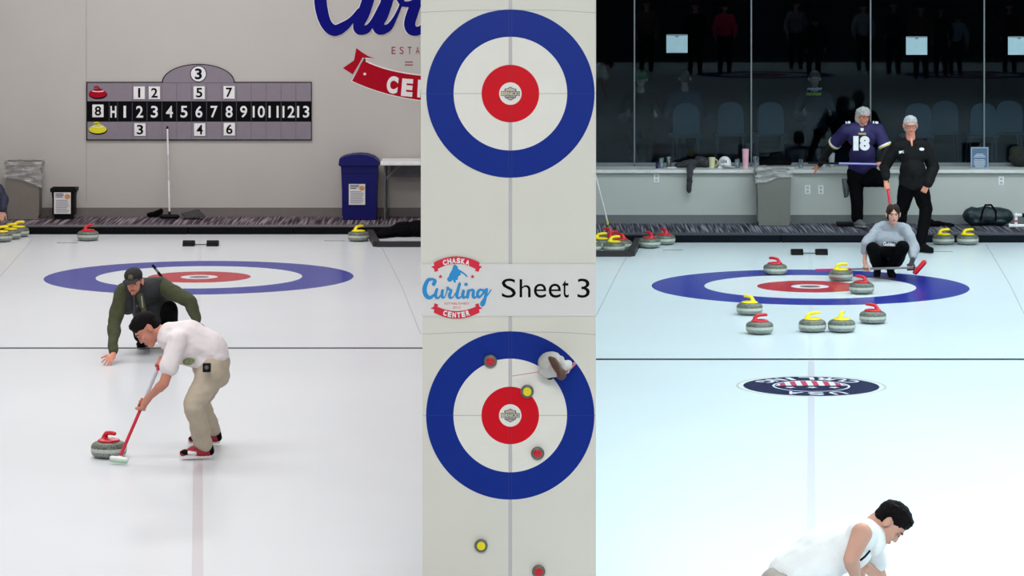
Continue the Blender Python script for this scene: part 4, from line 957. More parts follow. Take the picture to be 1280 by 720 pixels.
# ---- 2 the crouching man in cap and vest --------------------------------------------------------------
def capman():
    Y = 32.9; p = lambda x, y, d=0: P(x, y, Y+d)
    base = V((P(195,0,Y).x, Y+.4, 0)); t = person('man in black cap, dark vest and olive hoodie, one hand on the ice', base)
    hc = p(167.5,352.5,-.05); f = V((-.12,-.95,-.2)); u = V((-.1,-.16,1))
    J = dict(sL=p(153.5,365,.0), sR=p(202,357,.12), hL=p(184,409,.62), hR=p(207,407,.68)); J['fr'] = V((-.25,-.85,-.35)).normalized()
    eL = p(142.5,405,-.15); wL = P(141.5,444,32.35); hand = V((P(137,0,32.2).x, 32.2, .02))
    eR = p(238,377,-.15); wR = p(246.5,403,-.2)
    kL = p(176,418,.1); aL = V((P(181,0,33.5).x, 33.6, .1)); kR = p(212,386,.1); aR = V((P(215,0,33.2).x, 33.2, .1))
    b = MB(); head_prims(b, hc, f, u); nk = p(172,366,.06); b.cap(hc+V((0,.03,-.05)), nk, .056, .062)
    torso(b, J, -.006, bend if False else 1.0); pelvis(b, J, -.01)
    limb(b, [(J['sL'],.05),(eL,.04),(wL,.028)]); limb(b, [(J['sR'],.05),(eR,.04),(wR,.028)])
    open_hand(b, wL, (hand+V((-.05,-.05,0)))-wL, (.1,-1,.6), 1, curl=.34, spread=.5); open_hand(b, wR, (.25,.1,-1), (.6,-.7,0), -1, curl=.5)
    limb(b, [(J['hL'],.08),(kL,.05),(aL,.038)]); limb(b, [(J['hR'],.08),(kR,.05),(aR,.038)])
    b.blob('body', M_skin2, t, voxel=.0055, smooth=2)
    face(t, hc, f, u, brow=M_hair_grey); 
    # moustache-free chin, short grey hair under cap
    hairshort(t, hc-frame(f,u)[1]*.008, f, u, mat('short grey brown hair', (110,98,88), rough=.7, var=.3, nscale=80), .985)
    fr_, up_, r_ = frame(f, u); L = lambda a, b_, c_: hc+fr_*a+r_*b_+up_*c_
    cm = mat('black cap cotton', (30,27,30), rough=.85, bump=.1); b = MB()
    b.ell(L(-.006,0,.065), [fr_*.108, r_*.09, up_*.078], n=28, m=18); cp = b.blob('cap', cm, t, voxel=.006, smooth=2)
    b = MB(); b.ell(L(.125,0,.05), [fr_*.07-up_*.012, r_*.078, up_*.009], n=24, m=10); b.build('cap_brim', cm, cp, smooth=True)
    b = MB(); b.ring(L(.1,0,.082), .019, .024, r_, up_, fr_*.006, n=24); b.ell(L(.103,0,.082), [fr_*.002, r_*.012, up_*.012]); b.build('cap_badge', mat('badge khaki', (128,116,86)), cp)
    # hoodie (sleeves, hood) and vest
    Mo = mat('olive fleece', (62,66,44), rough=.95, var=.12, bump=.3, bscale=24)
    b = MB(); sm, hm, lat, up2, fr2 = torso(b, J, .012)
    limb(b, [(J['sL'],.082),(eL,.066),(wL+(eL-wL)*.1,.048)], n=20); limb(b, [(J['sR'],.082),(J['sR'].lerp(eR,.5),.078),(eR,.066),(wR+(eR-wR)*.12,.05)], n=20)
    # hood collar
    for a in range(9):
        th = -PI*.9+PI*1.8*a/8; q = nk+V((math.sin(th)*.085, math.cos(th)*.07+.02, .0+.02*math.cos(th))); b.sph(q, .042)
    b.ell(nk+V((.03,.11,.03)), [V((.11,0,0)), V((0,.06,0)), V((0,0,.07))])
    b.blob('hoodie', Mo, t, voxel=.009, smooth=4, amp=.013, freq=8)
    Mv = mat('dark grey quilted vest', (38,40,43), rough=.75, var=.1, bump=.4, bscale=10)
    b = MB(); torso(b, J, .03); b.cap(J['sL'].lerp(sm,.38), J['sR'].lerp(sm,.3), .098, .1, n=20)
    b.ell(hm.lerp(sm,.2)+fr2*.05, [lat*.17, fr2*.14, up2*.16])
    b.ell(p(197,384,.4), [V((.15,0,0)), V((0,.2,0)), V((0,0,.17))]); b.cap(J['sL'].lerp(sm,.15), p(160,383,.0), .075, .08)
    o = b.blob('vest', Mv, t, voxel=.009, smooth=4, amp=.010, freq=9)
    # front opening shows the olive hoodie, drawstrings hang from it
    q0 = p(175,371,-.13); q1 = p(181,393,-.12)
    b = MB(); b.chain([(q0,.035),(q1,.022)]); b.build('hoodie_front', Mo, t, smooth=True)
    b = MB(); b.chain([(p(167,368,-.17),.006),(p(168,381,-.17),.006),(p(167.5,395,-.14),.009)]); b.build('drawstring', mat('dark cord', (60,60,66)), t, smooth=True)
    b = MB(); b.chain([(p(177,371,-.19),.006),(p(178.5,384,-.18),.006)]); b.build('drawstring', mat('pale cord', (150,150,146)), t, smooth=True)
    b = MB(); pelvis(b, J, .012); limb(b, [(J['hL'],.11),(kL,.078),(aL+V((0,0,.03)),.06)], n=20); limb(b, [(J['hR'],.11),(kR,.082),(aR+V((0,0,.04)),.06)], n=20)
    b.blob('trousers', M_blackc, t, voxel=.01, smooth=4, amp=.008, freq=8)
    shoe(t, aL, aL+V((-.3,-1,0)), M_black, M_black, 1.0); shoe(t, aR, aR+V((.2,-1,0)), M_black, M_black, 1.0)
    g = MB(); open_hand(g, wR, (.25,.1,-1), (.6,-.7,0), -1, curl=.5, k=1.12); g.blob('glove', M_blackc, t, voxel=.006, smooth=2)
    broom('curling_broom', 'dark curling broom tucked behind the back of the capped man', p(190.5,331,.35), p(222,372,.4), [(0,.12,M_blackp),(.12,.22,mat('pale shaft grip', (120,122,130))),(.22,1,M_blackp)], None)
capman()

# ---- 3 the front right sweeper -------------------------------------------------------------------------
def front_man():
    Y = 18.8; p = lambda x, y, d=0: P(x, y, Y+d)
    base = V((P(990,0,Y).x, Y, 0)); t = person('dark haired man in white shirt leaning forward at the bottom edge on the right', base)
    hc = p(1111.5,653,-.02); f = V((.5,-.2,-.84)); u = V((.86,.0,.5))
    J = dict(sL=p(1077,667,-.24), sR=p(1083,672,.14), hL=p(978,742,-.12), hR=p(982,740,.13)); hm_ = (J['hL']+J['hR'])/2; sm_ = (J['sL']+J['sR'])/2
    ax_ = (sm_-hm_).normalized(); J['fr'] = (V((.4,0,-.9))-ax_*V((.4,0,-.9)).dot(ax_)).normalized(); J['bend'] = V((0,0,.03))
    A_ = p(1068,706,.0); B_ = P(1130,840,18.4); B_.z = .045; ax = (B_-A_).normalized()
    c1 = A_.lerp(B_, .2); c2 = A_.lerp(B_, .05); e1 = p(1063.5,699,-.33); w1 = c1+V((-.04,-.05,.055)); e2 = p(1100,722,.18); w2 = c2+V((.05,.05,.02))
    b = MB(); head_prims(b, hc, f, u); nk = p(1086,663,-.03); b.cap(hc-V(f)*.035-frame(f,u)[1]*.05, nk, .056, .062)
    torso(b, J, -.006); pelvis(b, J, -.01)
    limb(b, [(J['sL'],.06),(J['sL'].lerp(e1,.35),.052),(e1,.042),(w1,.028)], n=20); limb(b, [(e1,.042),(e1.lerp(w1,.3),.042)]); grip_hand(b, w1, c1, ax)
    limb(b, [(J['sR'],.05),(e2,.04),(w2,.028)]); grip_hand(b, w2, c2, ax, flip=-1)
    kL = p(1012,798,-.12); aL = V((P(985,0,Y).x, Y-.15, .1)); kR = p(1000,792,.2); aR = V((P(965,0,Y).x, Y+.3, .1))
    limb(b, [(J['hL'],.08),(kL,.05),(aL,.038)]); limb(b, [(J['hR'],.08),(kR,.05),(aR,.038)])
    b.blob('body', M_skin, t, voxel=.0045, smooth=2)
    face(t, hc, f, u); hairshort(t, hc, f, u, M_hair_dark, amp=.005, top=.006, vox=.0045)
    fr_, up_, r_ = frame(f, u)
    Mw = mat('bright white shirt', (246,248,249), rough=.9, var=.02, bump=.2, bscale=12)
    b = MB(); sm, hm, lat, up, fr = torso(b, J, .022, w=1.04); b.cap(nk.lerp(sm,.15), sm, .075, .1)
    b.cap(J['sL'].lerp(sm,.3), J['sL'].lerp(sm,.2), .082, .08); limb(b, [(J['sR'],.08),(J['sR'].lerp(e2,.55),.078)])
    b.chain([(p(1062,676,-.04),.12),(p(1030,694,-.02),.15),(p(992,722,0),.15)], wd=(0,1,0), w=1.15); b.ell(sm.lerp(hm,.88), [lat*.17, fr*.13, up*.14]); b.ell(p(1095,676,-.08), [V((.055,0,0)), V((0,.11,0)), V((0,0,.085))])
    b.blob('shirt', Mw, t, voxel=.008, smooth=5, amp=.011, freq=7)
    Mk = mat('pale khaki twill', (176,170,160), rough=.85, var=.05)
    b = MB(); pelvis(b, J, .018); limb(b, [(J['hL'],.112),(kL,.083),(aL+V((.0,0,.035)),.072)], n=20); limb(b, [(J['hR'],.112),(kR,.083),(aR+V((0,0,.035)),.072)], n=20)
    b.blob('trousers', Mk, t, voxel=.01, smooth=5, amp=.012, freq=6)
    shoe(t, aL, aL+V((1,-.1,0)), mat('shoe red leather', ()), mat('shoe white leather', ()), 1.02); shoe(t, aR, aR+V((1,-.1,0)), mat('shoe red leather', ()), mat('shoe white leather', ()), 1.02)
    b = MB(); q = p(1083,688,-.19); b.chain([(p(1076,700,-.2),.006),(p(1081,696,-.22),.006),(p(1087,689,-.22),.006)]); b.build('cord', M_blackp, t, smooth=True)
    broom('curling_broom', 'red curling broom gripped by the man at the bottom right edge', A_, B_, [(0,1,mat('crimson broom shaft', ()))], M_white, mat('green pad', ()), head_dir=(1,-.2,0), hl=.085)
front_man()

# ---- 4 the crouching woman in a grey sweatshirt --------------------------------------------------------
def woman():
    Y = 39.9; p = lambda x, y, d=0: P(x, y, Y+d)
    base = V((P(1106,0,Y).x, Y, 0)); t = person('woman in grey sweatshirt crouching behind the right rings with a broom across her knees', base)
    hc = p(1116.5,268,-.05); f = V((0,-1,-.1)); u = V((0,-.15,1))
    J = dict(sL=p(1099,286,.05), sR=p(1131,286.5,.05), hL=p(1101,324,.35), hR=p(1119,324,.35), k=.93); J['fr'] = V((0,-.93,-.35)).normalized()
    eL = p(1083,306,-.18); eR = p(1142,309,-.12); A_ = p(1019.5,337.5,.04); B_ = p(1147.5,334.5,-.46); ax = (B_-A_).normalized()
    c1 = A_.lerp(B_, .50); c2 = A_.lerp(B_, .93); w1 = p(1080.5,326,-.22); w2 = p(1141,324,-.4)
    b = MB(); head_prims(b, hc, f, u, .93); nk = p(1116,283,.02); b.cap(hc+V((0,.02,-.05)), nk, .045, .05)
    torso(b, J, -.008, .92); pelvis(b, J, -.008)
    limb(b, [(J['sL'],.042),(eL,.036),(w1,.025)]); limb(b, [(J['sR'],.042),(eR,.036),(w2,.025)]); grip_hand(b, w1, c1, ax, .95); grip_hand(b, w2, c2, ax, .95)
    kL = p(1091,311,-.32); aL = V((P(1097.5,0,39.9).x, 39.98, .1)); kR = p(1128,309,-.32); aR = V((P(1113,0,39.9).x, 39.9, .1))
    limb(b, [(J['hL'],.08),(kL,.05),(aL,.036)]); limb(b, [(J['hR'],.08),(kR,.05),(aR,.036)])
    b.blob('body', M_skin, t, voxel=.0055, smooth=2); face(t, hc, f, u, .93, brow=M_hair_brown)
    # centre-parted hair pulled back into a ponytail
    fr_, up_, r_ = frame(f, u); L = lambda a, b_, c_: hc+fr_*a*.93+r_*b_*.93+up_*c_*.93
    b = MB()
    cs, sn = math.cos(.5), math.sin(.5)
    for s in (-1, 1): b.ell(L(-.016, s*.028, .046), [(fr_*cs+up_*sn)*.096, r_*.054, (up_*cs-fr_*sn)*.078]); b.ell(L(-.03, s*.048, .0), [fr_*.052, r_*.045, up_*.075])
    b.ell(L(-.045,0,.0), [fr_*.055, r_*.066, up_*.07]); b.chain([(L(-.1,0,.03),.03),(L(-.15,0,.0),.034),(L(-.17,0,-.09),.03),(L(-.16,.01,-.19),.014)])
    b.blob('hair', M_hair_brown, t, voxel=.0055, smooth=2, amp=.002, freq=50)
    Mg = mat('light grey fleece', (146,151,160), rough=.95, var=.06, bump=.25, bscale=22)
    b = MB(); sm, hm, lat, up, fr = torso(b, J, .028); b.cap(nk-V((0,0,.03)), sm, .062, .09)
    b.cap(J['sL'].lerp(sm,.1), J['sR'].lerp(sm,.1), .075, .075)
    b.ell(p(1111,303,-.05), [V((.18,0,0)), V((0,.13,0)), V((0,0,.13))])
    limb(b, [(J['sL'],.074),(J['sL'].lerp(eL,.6),.074),(eL,.07),(eL.lerp(w1,.35),.058)], n=20); limb(b, [(J['sR'],.074),(J['sR'].lerp(eR,.6),.076),(eR,.07),(eR.lerp(w2,.55),.058),(eR.lerp(w2,.85),.048)], n=20)
    o = b.blob('sweatshirt', Mg, t, voxel=.009, smooth=5, amp=.012, freq=9)
    q = p(1111,305,-.235); b = MB()
    b.ell(q+V((.005,-.01,.0)), [V((.085,.0,.004)), V((0,.03,.0)), V((0,0,.03))]); pr = b.build('chest_print', mat('print dark', (40,42,52)), t, smooth=True)
    b = MB(); T(b, 'Gulden', 1104,302.8,1119,307.6, q.y-.039, 0, .03, -.05); b.build('print_lettering', M_white, pr)
    b = MB(); pelvis(b, J, .008); limb(b, [(J['hL'],.105),(kL,.08),(aL+V((0,0,.03)),.06)], n=20); limb(b, [(J['hR'],.105),(kR,.08),(aR+V((0,0,.03)),.06)], n=20)
    b.ell(p(1110,314,-.12), [V((.13,0,0)), V((0,.13,0)), V((0,0,.075))])
    b.blob('trousers', M_blackc, t, voxel=.01, smooth=4, amp=.006, freq=9)
    shoe(t, aL, aL+V((-.15,-1,0)), M_black, M_black, .93); shoe(t, aR, aR+V((.15,-1,0)), M_black, M_black, .93)
    g = MB(); grip_hand(g, w2, c2, ax, 1.07); g.blob('glove', mat('dark grey glove', (58,60,70), rough=.9), t, voxel=.007, smooth=2)
    br = broom('curling_broom', 'long broom with pink grip and red head held across by the crouching woman', A_, B_, [(0,.15,mat('magenta grip', (196,30,110), rough=.4)),(.15,.36,M_pinkd),(.36,1,mat('grey shaft', (120,118,122), rough=.4))], None)
    d = (P(1156,327.5,Y-.3)-P(1144.5,340.5,Y-.3)).normalized(); c = P(1150,334,Y-.46); b = MB(); b.cap(c-d*.075, c+d*.075, .03, .03, wd=(0,1,0), w=1.3); b.build('head', M_redh, br, smooth=True)
    b = MB(); b.cap(c-d*.07-V((.02,0,.008)), c+d*.06-V((.02,0,.008)), .02, .02); b.build('head_backing', M_blackp, br, smooth=True)
M_pinkd = mat('pink shaft', (190,40,100), rough=.4)
woman()

# ---- 5 the man in a black jacket ----------------------------------------------------------------------
def blackjacket():
    Y = 43.2; p = lambda x, y, d=0: P(x, y, Y+d)
    base = V((P(1141,0,Y).x, Y, 0)); t = person('white haired man in black jacket and trousers standing behind the crouching woman', base)
    hc = p(1138,157,0); f = V((-.03,-1,-.12)); u = V((0,-.1,1))
    J = dict(sL=p(1121,183,.02), sR=p(1156,182.5,.02), hL=p(1134,234,.06), hR=p(1150,234,.06)); J['fr'] = V((0,-1,0))
    eL = p(1106,209,.08); A_ = p(1109,229,-.12); B_ = V((P(1118,0,Y-.5).x, Y-.45, .3)); B_.z = .22
    eR = p(1167,209,.1); wR = p(1160,229,-.05); ax = (B_-A_).normalized(); c1 = A_.lerp(B_, .07); w1 = c1+V((-.02,.02,.07))
    b = MB(); head_prims(b, hc, f, u); nk = p(1138.5,175,.02); b.cap(hc+V((0,.02,-.06)), nk, .056, .062); torso(b, J, -.006); pelvis(b, J, -.01)
    limb(b, [(J['sL'],.05),(eL,.04),(w1,.029)]); grip_hand(b, w1, c1, ax); limb(b, [(J['sR'],.05),(eR,.04),(wR,.028)]); open_hand(b, wR, (-.45,-.3,-.8), (0,-1,.3), 1, curl=.4)
    kL = p(1127,262,.15); aL = V((P(1125,0,44.6).x, 44.7, ZP+.1)); aL = V((P(1126,0,43.9).x, 43.95, .1)); kR = p(1158,262,-.02); aR = P(1151,305,42.9); aR.z = .1
    limb(b, [(J['hL'],.08),(kL,.05),(aL,.038)]); limb(b, [(J['hR'],.08),(kR,.05),(aR,.038)])
    b.blob('body', M_skin2, t, voxel=.0055, smooth=2); face(t, hc, f, u, brow=M_hair_grey, glasses=mat('thin metal glasses', (90,80,80), rough=.4)); hairshort(t, hc, f, u, M_hair_grey, .985, .004, .009, .006)
    Mj = mat('black softshell', (11,11,13), rough=.8, spec=.25, bump=.2, bscale=14)
    b = MB(); sm, hm, lat, up, fr = torso(b, J, .03, belly=.03); b.cap(nk-V((0,-.02,-.005)), sm, .07, .1); b.cap(J['sL'].lerp(sm,.1), J['sR'].lerp(sm,.1), .085, .085)
    limb(b, [(J['sL'],.085),(eL,.075),(w1+V((0,0,.05)),.05)], n=20); limb(b, [(J['sR'],.085),(eR,.078),(wR+V((0,0,.0)),.062)], n=20); b.ell(hm+V((0,0,.05)), [V((.19,0,0)), V((0,.15,0)), V((0,0,.12))])
    b.blob('jacket', Mj, t, voxel=.01, smooth=4, amp=.014, freq=6)
    q = P(1151,186,Y-.18); b = MB(); pell(b, 1152,186.3,3,1.8, Y-.205, .03, 0); b.build('chest_logo', M_white, t); b = MB(); T(b, 'SPC', 1123.5,188.5,1129.5,191.5, Y-.2, 0, .04, .1, .03); b.build('chest_lettering', M_white, t)
    b = MB(); b.chain([(p(1139,174,-.1),.02),(p(1140,182,-.145),.009)]); b.build('neck_opening', M_skin2, t, smooth=True)
    b = MB(); pelvis(b, J, .014); limb(b, [(J['hL'],.112),(kL,.083),(aL+V((0,0,.03)),.07)], n=20); limb(b, [(J['hR'],.112),(kR,.085),(aR+V((0,0,.03)),.07)], n=20)
    b.blob('trousers', M_blackc, t, voxel=.01, smooth=4, amp=.012, freq=6)
    shoe(t, aL, aL+V((-.2,-1,0)), M_black, M_black, 1.05); shoe(t, aR, aR+V((.75,-.8,0)), M_black, M_black, 1.1)
    broom('curling_broom', 'red shafted broom held pointing down by the man in the black jacket', A_, B_, [(0,.55,mat('crimson broom shaft', ())),(.55,1,M_blackp)], M_blackp, None, head_dir=(1,0,0), r=.017, hl=.09)
blackjacket()

# ---- 6 the man in a purple jersey ---------------------------------------------------------------------
def jersey():
    Y = 45.05; p = lambda x, y, d=0: P(x, y, Y+d)
    base = V((P(1075,0,Y).x, Y, ZP)); t = person('grey haired man in purple number 18 jersey leaning on the ledge', base)
    hc = p(1079,145.5,.0); f = V((.4,-.9,-.1)); u = V((.04,-.05,1))
    J = dict(sL=p(1058,163,.05), sR=p(1097,162,.05), hL=p(1069,216,.2), hR=p(1087,216,.2)); J['fr'] = V((0,-1,.05)).normalized()
    eL = p(1040,183,.3); wL = V((P(1023,0,45.75).x, 45.72, LT+.045)); eR = p(1109,188,.0); wR = p(1100,206,-.14)
    A_ = P(1010,203.5,45.0); B_ = P(1112,205.5,44.85)
    b = MB(); head_prims(b, hc, f, u); nk = p(1078,159,.03); b.cap(hc+V((0,.02,-.06)), nk, .058, .065); torso(b, J, -.006); pelvis(b, J, -.01)
    limb(b, [(J['sL'],.05),(eL,.042),(wL,.03)]); open_hand(b, wL, (-.6,.3,-.35), (-.2,-.6,1), -1, curl=.3); limb(b, [(J['sR'],.05),(eR,.042),(wR,.03)]); grip_hand(b, wR, A_.lerp(B_, .88), (B_-A_).normalized())
    kL = p(1071,250,.1); aL = V((P(1072,0,45.1).x, 45.15, ZP+.1)); kR = p(1103,226,-.12); aR = p(1061,229,.26)
    limb(b, [(J['hL'],.08),(kL,.05),(aL,.038)]); limb(b, [(J['hR'],.08),(kR,.05),(aR,.038)])
    b.blob('body', M_skin2, t, voxel=.0055, smooth=2); face(t, hc, f, u, brow=M_hair_grey, glasses=mat('dark red glasses', (90,30,40), rough=.4))
    hairshort(t, hc, f, u, M_hair_grey, 1.0, .022, .011, .004)
    Mb = mat('black knit sleeve', (14,14,18), rough=.9); Mp = mat('purple jersey', (38,30,84), rough=.7, var=.1, bump=.2, bscale=16)
    b = MB(); torso(b, J, .005); limb(b, [(J['sL'],.068),(eL,.06),(wL+(eL-wL)*.12,.042)], n=20); limb(b, [(J['sR'],.068),(eR,.06),(wR+(eR-wR)*.12,.045)], n=20)
    b.blob('undershirt', Mb, t, voxel=.01, smooth=3, amp=.008, freq=9)
    b = MB(); sm, hm, lat, up, fr = torso(b, J, .034, belly=.03, w=1.06); b.cap(nk-V((0,-.01,.045)), sm, .07, .1); b.cap(J['sL'].lerp(sm,.1), J['sR'].lerp(sm,.1), .085, .085)
    limb(b, [(J['sL'],.088),(J['sL'].lerp(eL,.8),.082)], n=20); limb(b, [(J['sR'],.088),(J['sR'].lerp(eR,.72),.082)], n=20); b.ell(hm+V((0,0,.09)), [V((.2,0,0)), V((0,.165,0)), V((0,0,.13))])
    js = b.blob('jersey', Mp, t, voxel=.01, smooth=4, amp=.011, freq=6)
    # sleeve stripes
    My = mat('jersey gold', (214,190,90)); 
    for s0, s1 in (('sL', eL), ('sR', eR)):
        d = (s1-J[s0]).normalized(); q = J[s0].lerp(s1, .74 if s0 == 'sL' else .7)
        MB().cyl(q, q+d*.022, .093, .092, n=28).build('sleeve_stripe', M_white, js); MB().cyl(q+d*.022, q+d*.04, .092, .091, n=28).build('sleeve_stripe', My, js)
    yf = Y-.19
    b = MB(); T(b, '1', 1066.5,170,1073,188, yf, 0, .06, 0, .02); T(b, '8', 1074.5,170,1087,188, yf, 0, .06, 0, .02); b.build('jersey_number', M_white, js)
    b = MB(); T(b, '18', 1057,151.5,1063,154.5, Y-.06, 0, .05, .1, .01); b.build('shoulder_number', M_white, js); b = MB(); T(b, '18', 1091,151.5,1098,154.5, Y-.06, 0, .05, -.1, .01); b.build('shoulder_number', M_white, js)
    b = MB(); ppoly(b, [(1075.5,160),(1079.5,160),(1079.2,163),(1077.5,164.3),(1075.8,163)], Y-.17, .02); b.build('collar_shield', M_white, js); b = MB(); T(b, 'VIKINGS', 1072.5,166,1082.5,168.3, yf, 0, .03, 0, .02); b.build('team_lettering', mat('jersey gold', ()), js)
    # trousers
    b = MB(); pelvis(b, J, .014); limb(b, [(J['hL'],.115),(kL,.087),(aL+V((0,0,.03)),.075)], n=20); limb(b, [(J['hR'],.112),(kR,.088),(aR+V((.02,0,.01)),.062)], n=20)
    b.blob('trousers', M_blackc, t, voxel=.01, smooth=4, amp=.01, freq=6)
    Mg = mat('grey suede shoe', (92,94,98), rough=.8); shoe(t, aL, aL+V((.5,-1,0)), Mg, mat('shoe sole light', (140,140,142)), 1.03)
    shoe(t, aR, aR+V((-.02,-.1,-1)), Mg, mat('shoe sole dark', (50,54,62)), 1.0, up=(1,0,.12))
    broom('curling_broom', 'dark curling broom held level across the man in the purple jersey', A_, B_, [(0,.38,M_blackp),(.38,.9,mat('violet highlight shaft', (150,150,214), rough=.3)),(.9,1,M_blackp)], None)  # pale violet segment paints the highlight on the black shaft
jersey()

# ---- 7 the person cut by the left edge ----------------------------------------------------------------
def edgeman():
    Y = 44.6; p = lambda x, y, d=0: P(x, y, Y+d)
    base = V((P(-14,0,Y).x, Y, 0)); t = person('person in navy jacket cut by the left edge, hand near the stones', base)
    hc = p(-24,212,-.1); f = V((.5,-.8,-.5)); u = V((.1,-.3,1))
    J = dict(sL=p(-33,232,.0), sR=p(-3,236,.0), hL=p(-26,262,.35), hR=p(-9,262,.35)); J['fr'] = V((0,-.9,-.4)).normalized()
    eL = p(-38,250,-.1); wL = p(-34,268,-.2); eR = p(3.5,250,-.05); wR = p(3.5,263,-.2)
    b = MB(); head_prims(b, hc, f, u); nk = p(-19,226,0); b.cap(hc+V((0,.02,-.06)), nk, .056, .062); torso(b, J, -.006); pelvis(b, J, -.01)
    limb(b, [(J['sL'],.05),(eL,.04),(wL,.029)]); limb(b, [(J['sR'],.05),(eR,.04),(wR,.029)]); open_hand(b, wL, (0,-.2,-1), (-.6,-.7,0), 1); open_hand(b, wR, (-.1,-.3,-1), (.5,-.8,0), -1, curl=.4)
    kL = p(-31,275,-.2); aL = V((J['hL'].x-.05, Y+.1, .1)); kR = p(-7,275,-.2); aR = V((J['hR'].x+.02, Y-.0, .1))
    limb(b, [(J['hL'],.08),(kL,.05),(aL,.038)]); limb(b, [(J['hR'],.08),(kR,.05),(aR,.038)]); b.blob('body', M_skin, t, voxel=.006, smooth=2); face(t, hc, f, u); hairshort(t, hc, f, u, M_hair_brown)
    Mn = mat('navy nylon', (22,26,52), rough=.7, bump=.2, bscale=14)
    b = MB(); sm, hm, lat, up, fr = torso(b, J, .03); b.cap(nk-V((0,0,.03)), sm, .07, .1); limb(b, [(J['sL'],.085),(eL,.075),(wL,.05)]); limb(b, [(J['sR'],.085),(eR,.078),(wR+V((0,0,.03)),.055)])
    b.blob('jacket', Mn, t, voxel=.01, smooth=4, amp=.012, freq=7)
    b = MB(); pelvis(b, J, .014); limb(b, [(J['hL'],.112),(kL,.083),(aL+V((0,0,.03)),.065)]); limb(b, [(J['hR'],.112),(kR,.083),(aR+V((0,0,.03)),.065)]); b.blob('trousers', mat('dark navy cloth', (16,18,30), rough=.9), t, voxel=.01, smooth=4, amp=.008)
    shoe(t, aL, aL+V((0,-1,0)), M_black, M_black); shoe(t, aR, aR+V((.1,-1,0)), M_black, M_black)
edgeman()

# ---- 8 the woman as seen from above on the lower ring target ------------------------------------------
def overhead():
    # small figure, head towards the camera: u = -Y. placed by px on the panel, d = height above the panel in metres
    s = YP/F*57.5  # one real metre on the target in scene metres
    q = lambda x, y, h: P(x, y, YP-.004)+V((0,-h*s,0)); r = lambda v: v*s
    base = P(690,455,YP); t = person('woman in grey sweatshirt seen from above crouching on the blue ring of the centre display', V((base.x, YP-.004, base.z)))
    Mg = mat('pale grey fleece', (188,184,180), rough=.95, var=.06, bump=.3, bscale=60); Ms = M_skin
    b = MB(); b.sph(q(701,463,.78), r(.1)); b.chain([(q(697,458,.6), r(.1)), (q(688,450,.35), r(.15)), (q(684,447,.15), r(.12))])
    b.chain([(q(692,463,.5), r(.06)), (q(681,464,.4), r(.05)), (q(675,462,.35), r(.04))]); b.chain([(q(702,452,.5), r(.06)), (q(710,452,.4), r(.05)), (q(711,457,.33), r(.04))])
    open_hand(b, q(711,457,.33), (-.1,-.2,-1), (1,-.6,0), 1, .5, k=s); grip_hand(b, q(676,462,.36), q(674.5,462,.33), (1,0,.2), k=s)
    b.blob('body', Ms, t, voxel=.0022, smooth=2)
    b = MB(); b.ell(q(687,449,.33), [V((r(.25),0,r(.08))), V((0,r(.26),0)), V((r(-.06),0,r(.2)))], n=24, m=16); b.ell(q(694,457,.42), [V((r(.2),0,0)), V((0,r(.2),0)), V((0,0,r(.15)))]); b.ell(q(699,449,.35), [V((r(.12),0,0)), V((0,r(.16),0)), V((0,0,r(.13)))])
    b.chain([(q(694,460,.5), r(.13)), (q(684,463,.42), r(.11)), (q(677,462,.36), r(.08))]); b.chain([(q(702,453,.55), r(.12)), (q(709,452.5,.42), r(.105)), (q(711,455,.35), r(.07))]); b.ell(q(696,456,.5), [V((r(.19),0,0)), V((0,r(.22),0)), V((0,0,r(.17)))])
    b.blob('sweatshirt', Mg, t, voxel=.0028, smooth=4, amp=.0025, freq=30)
    b = MB(); b.ell(q(701,461,.86), [V((r(.105),0,r(-.02))), V((0,r(.09),0)), V((r(.02),0,r(.13)))]); b.chain([(q(699,457,.84), r(.09)), (q(695,451,.76), r(.1)), (q(691,446,.66), r(.08)), (q(687.5,443.8,.55), r(.05))])
    b.blob('hair', mat('chestnut hair', (84,52,40), rough=.5, var=.45, nscale=160), t, voxel=.0022, smooth=2, amp=.001, freq=90)
    b = MB(); b.chain([(q(690,463,.2), r(.12)), (q(687.5,467.5,.2), r(.1))]); b.chain([(q(686,467,.03), r(.05)), (q(686.5,470,.02), r(.045))]); b.blob('trousers', M_blackc, t, voxel=.003, smooth=2)
    broom('curling_broom', 'thin pink broom held by the small woman seen from above', q(640,467.7,.3), q(714,456,.3), [(0,.42,mat('pink shaft', ())),(.42,1,mat('grey shaft', ()))], None, r=.0016)
    bb = MB(); bb.cap(q(711,459.5,.25), q(718,452.5,.25), r(.035), r(.035)); o = bb.build('head', mat('pink pad', (190,110,120)), [x for x in bpy.data.objects if x.get('label','').startswith('thin pink')][0], smooth=True)
overhead()

# ------------------------------------------------------------------ lounge behind the glass, and the people at the near end (seen mirrored in the glass)
def chair(x, y, label, rz=0):
    t = thing('lounge_chair', (x, y, LZ), label, 'chair', 'dark chairs behind the glass'); z = LZ
    Mc = mat('chair shell', (96,104,112), rough=.6)
    b = MB(); n = 12; pts = []
    for k in range(n+1):
        a = PI*k/n; pts.append((x+.185*math.cos(a)*(1.0), z+.72+.2*math.sin(a)**.6))
    pts = [(x+.19,z+.47)]+pts+[(x-.19,z+.47)]
    b.poly([V((px, y-.2-.0, pz)) for px, pz in pts], (0,.03,0)); b.build('backrest', Mc, t)
    MB().box(x-.23, x+.23, y-.18, y+.25, z+.43, z+.47, bev=.01).build('seat', Mc, t)
    for sx in (-1, 1):
        for sy in (-1, 1): MB().cyl((x+sx*.2, y+sy*.19+.02, z), (x+sx*.17, y+sy*.15+.02, z+.44), .014).build('leg', M_greymetal, t)
    return t
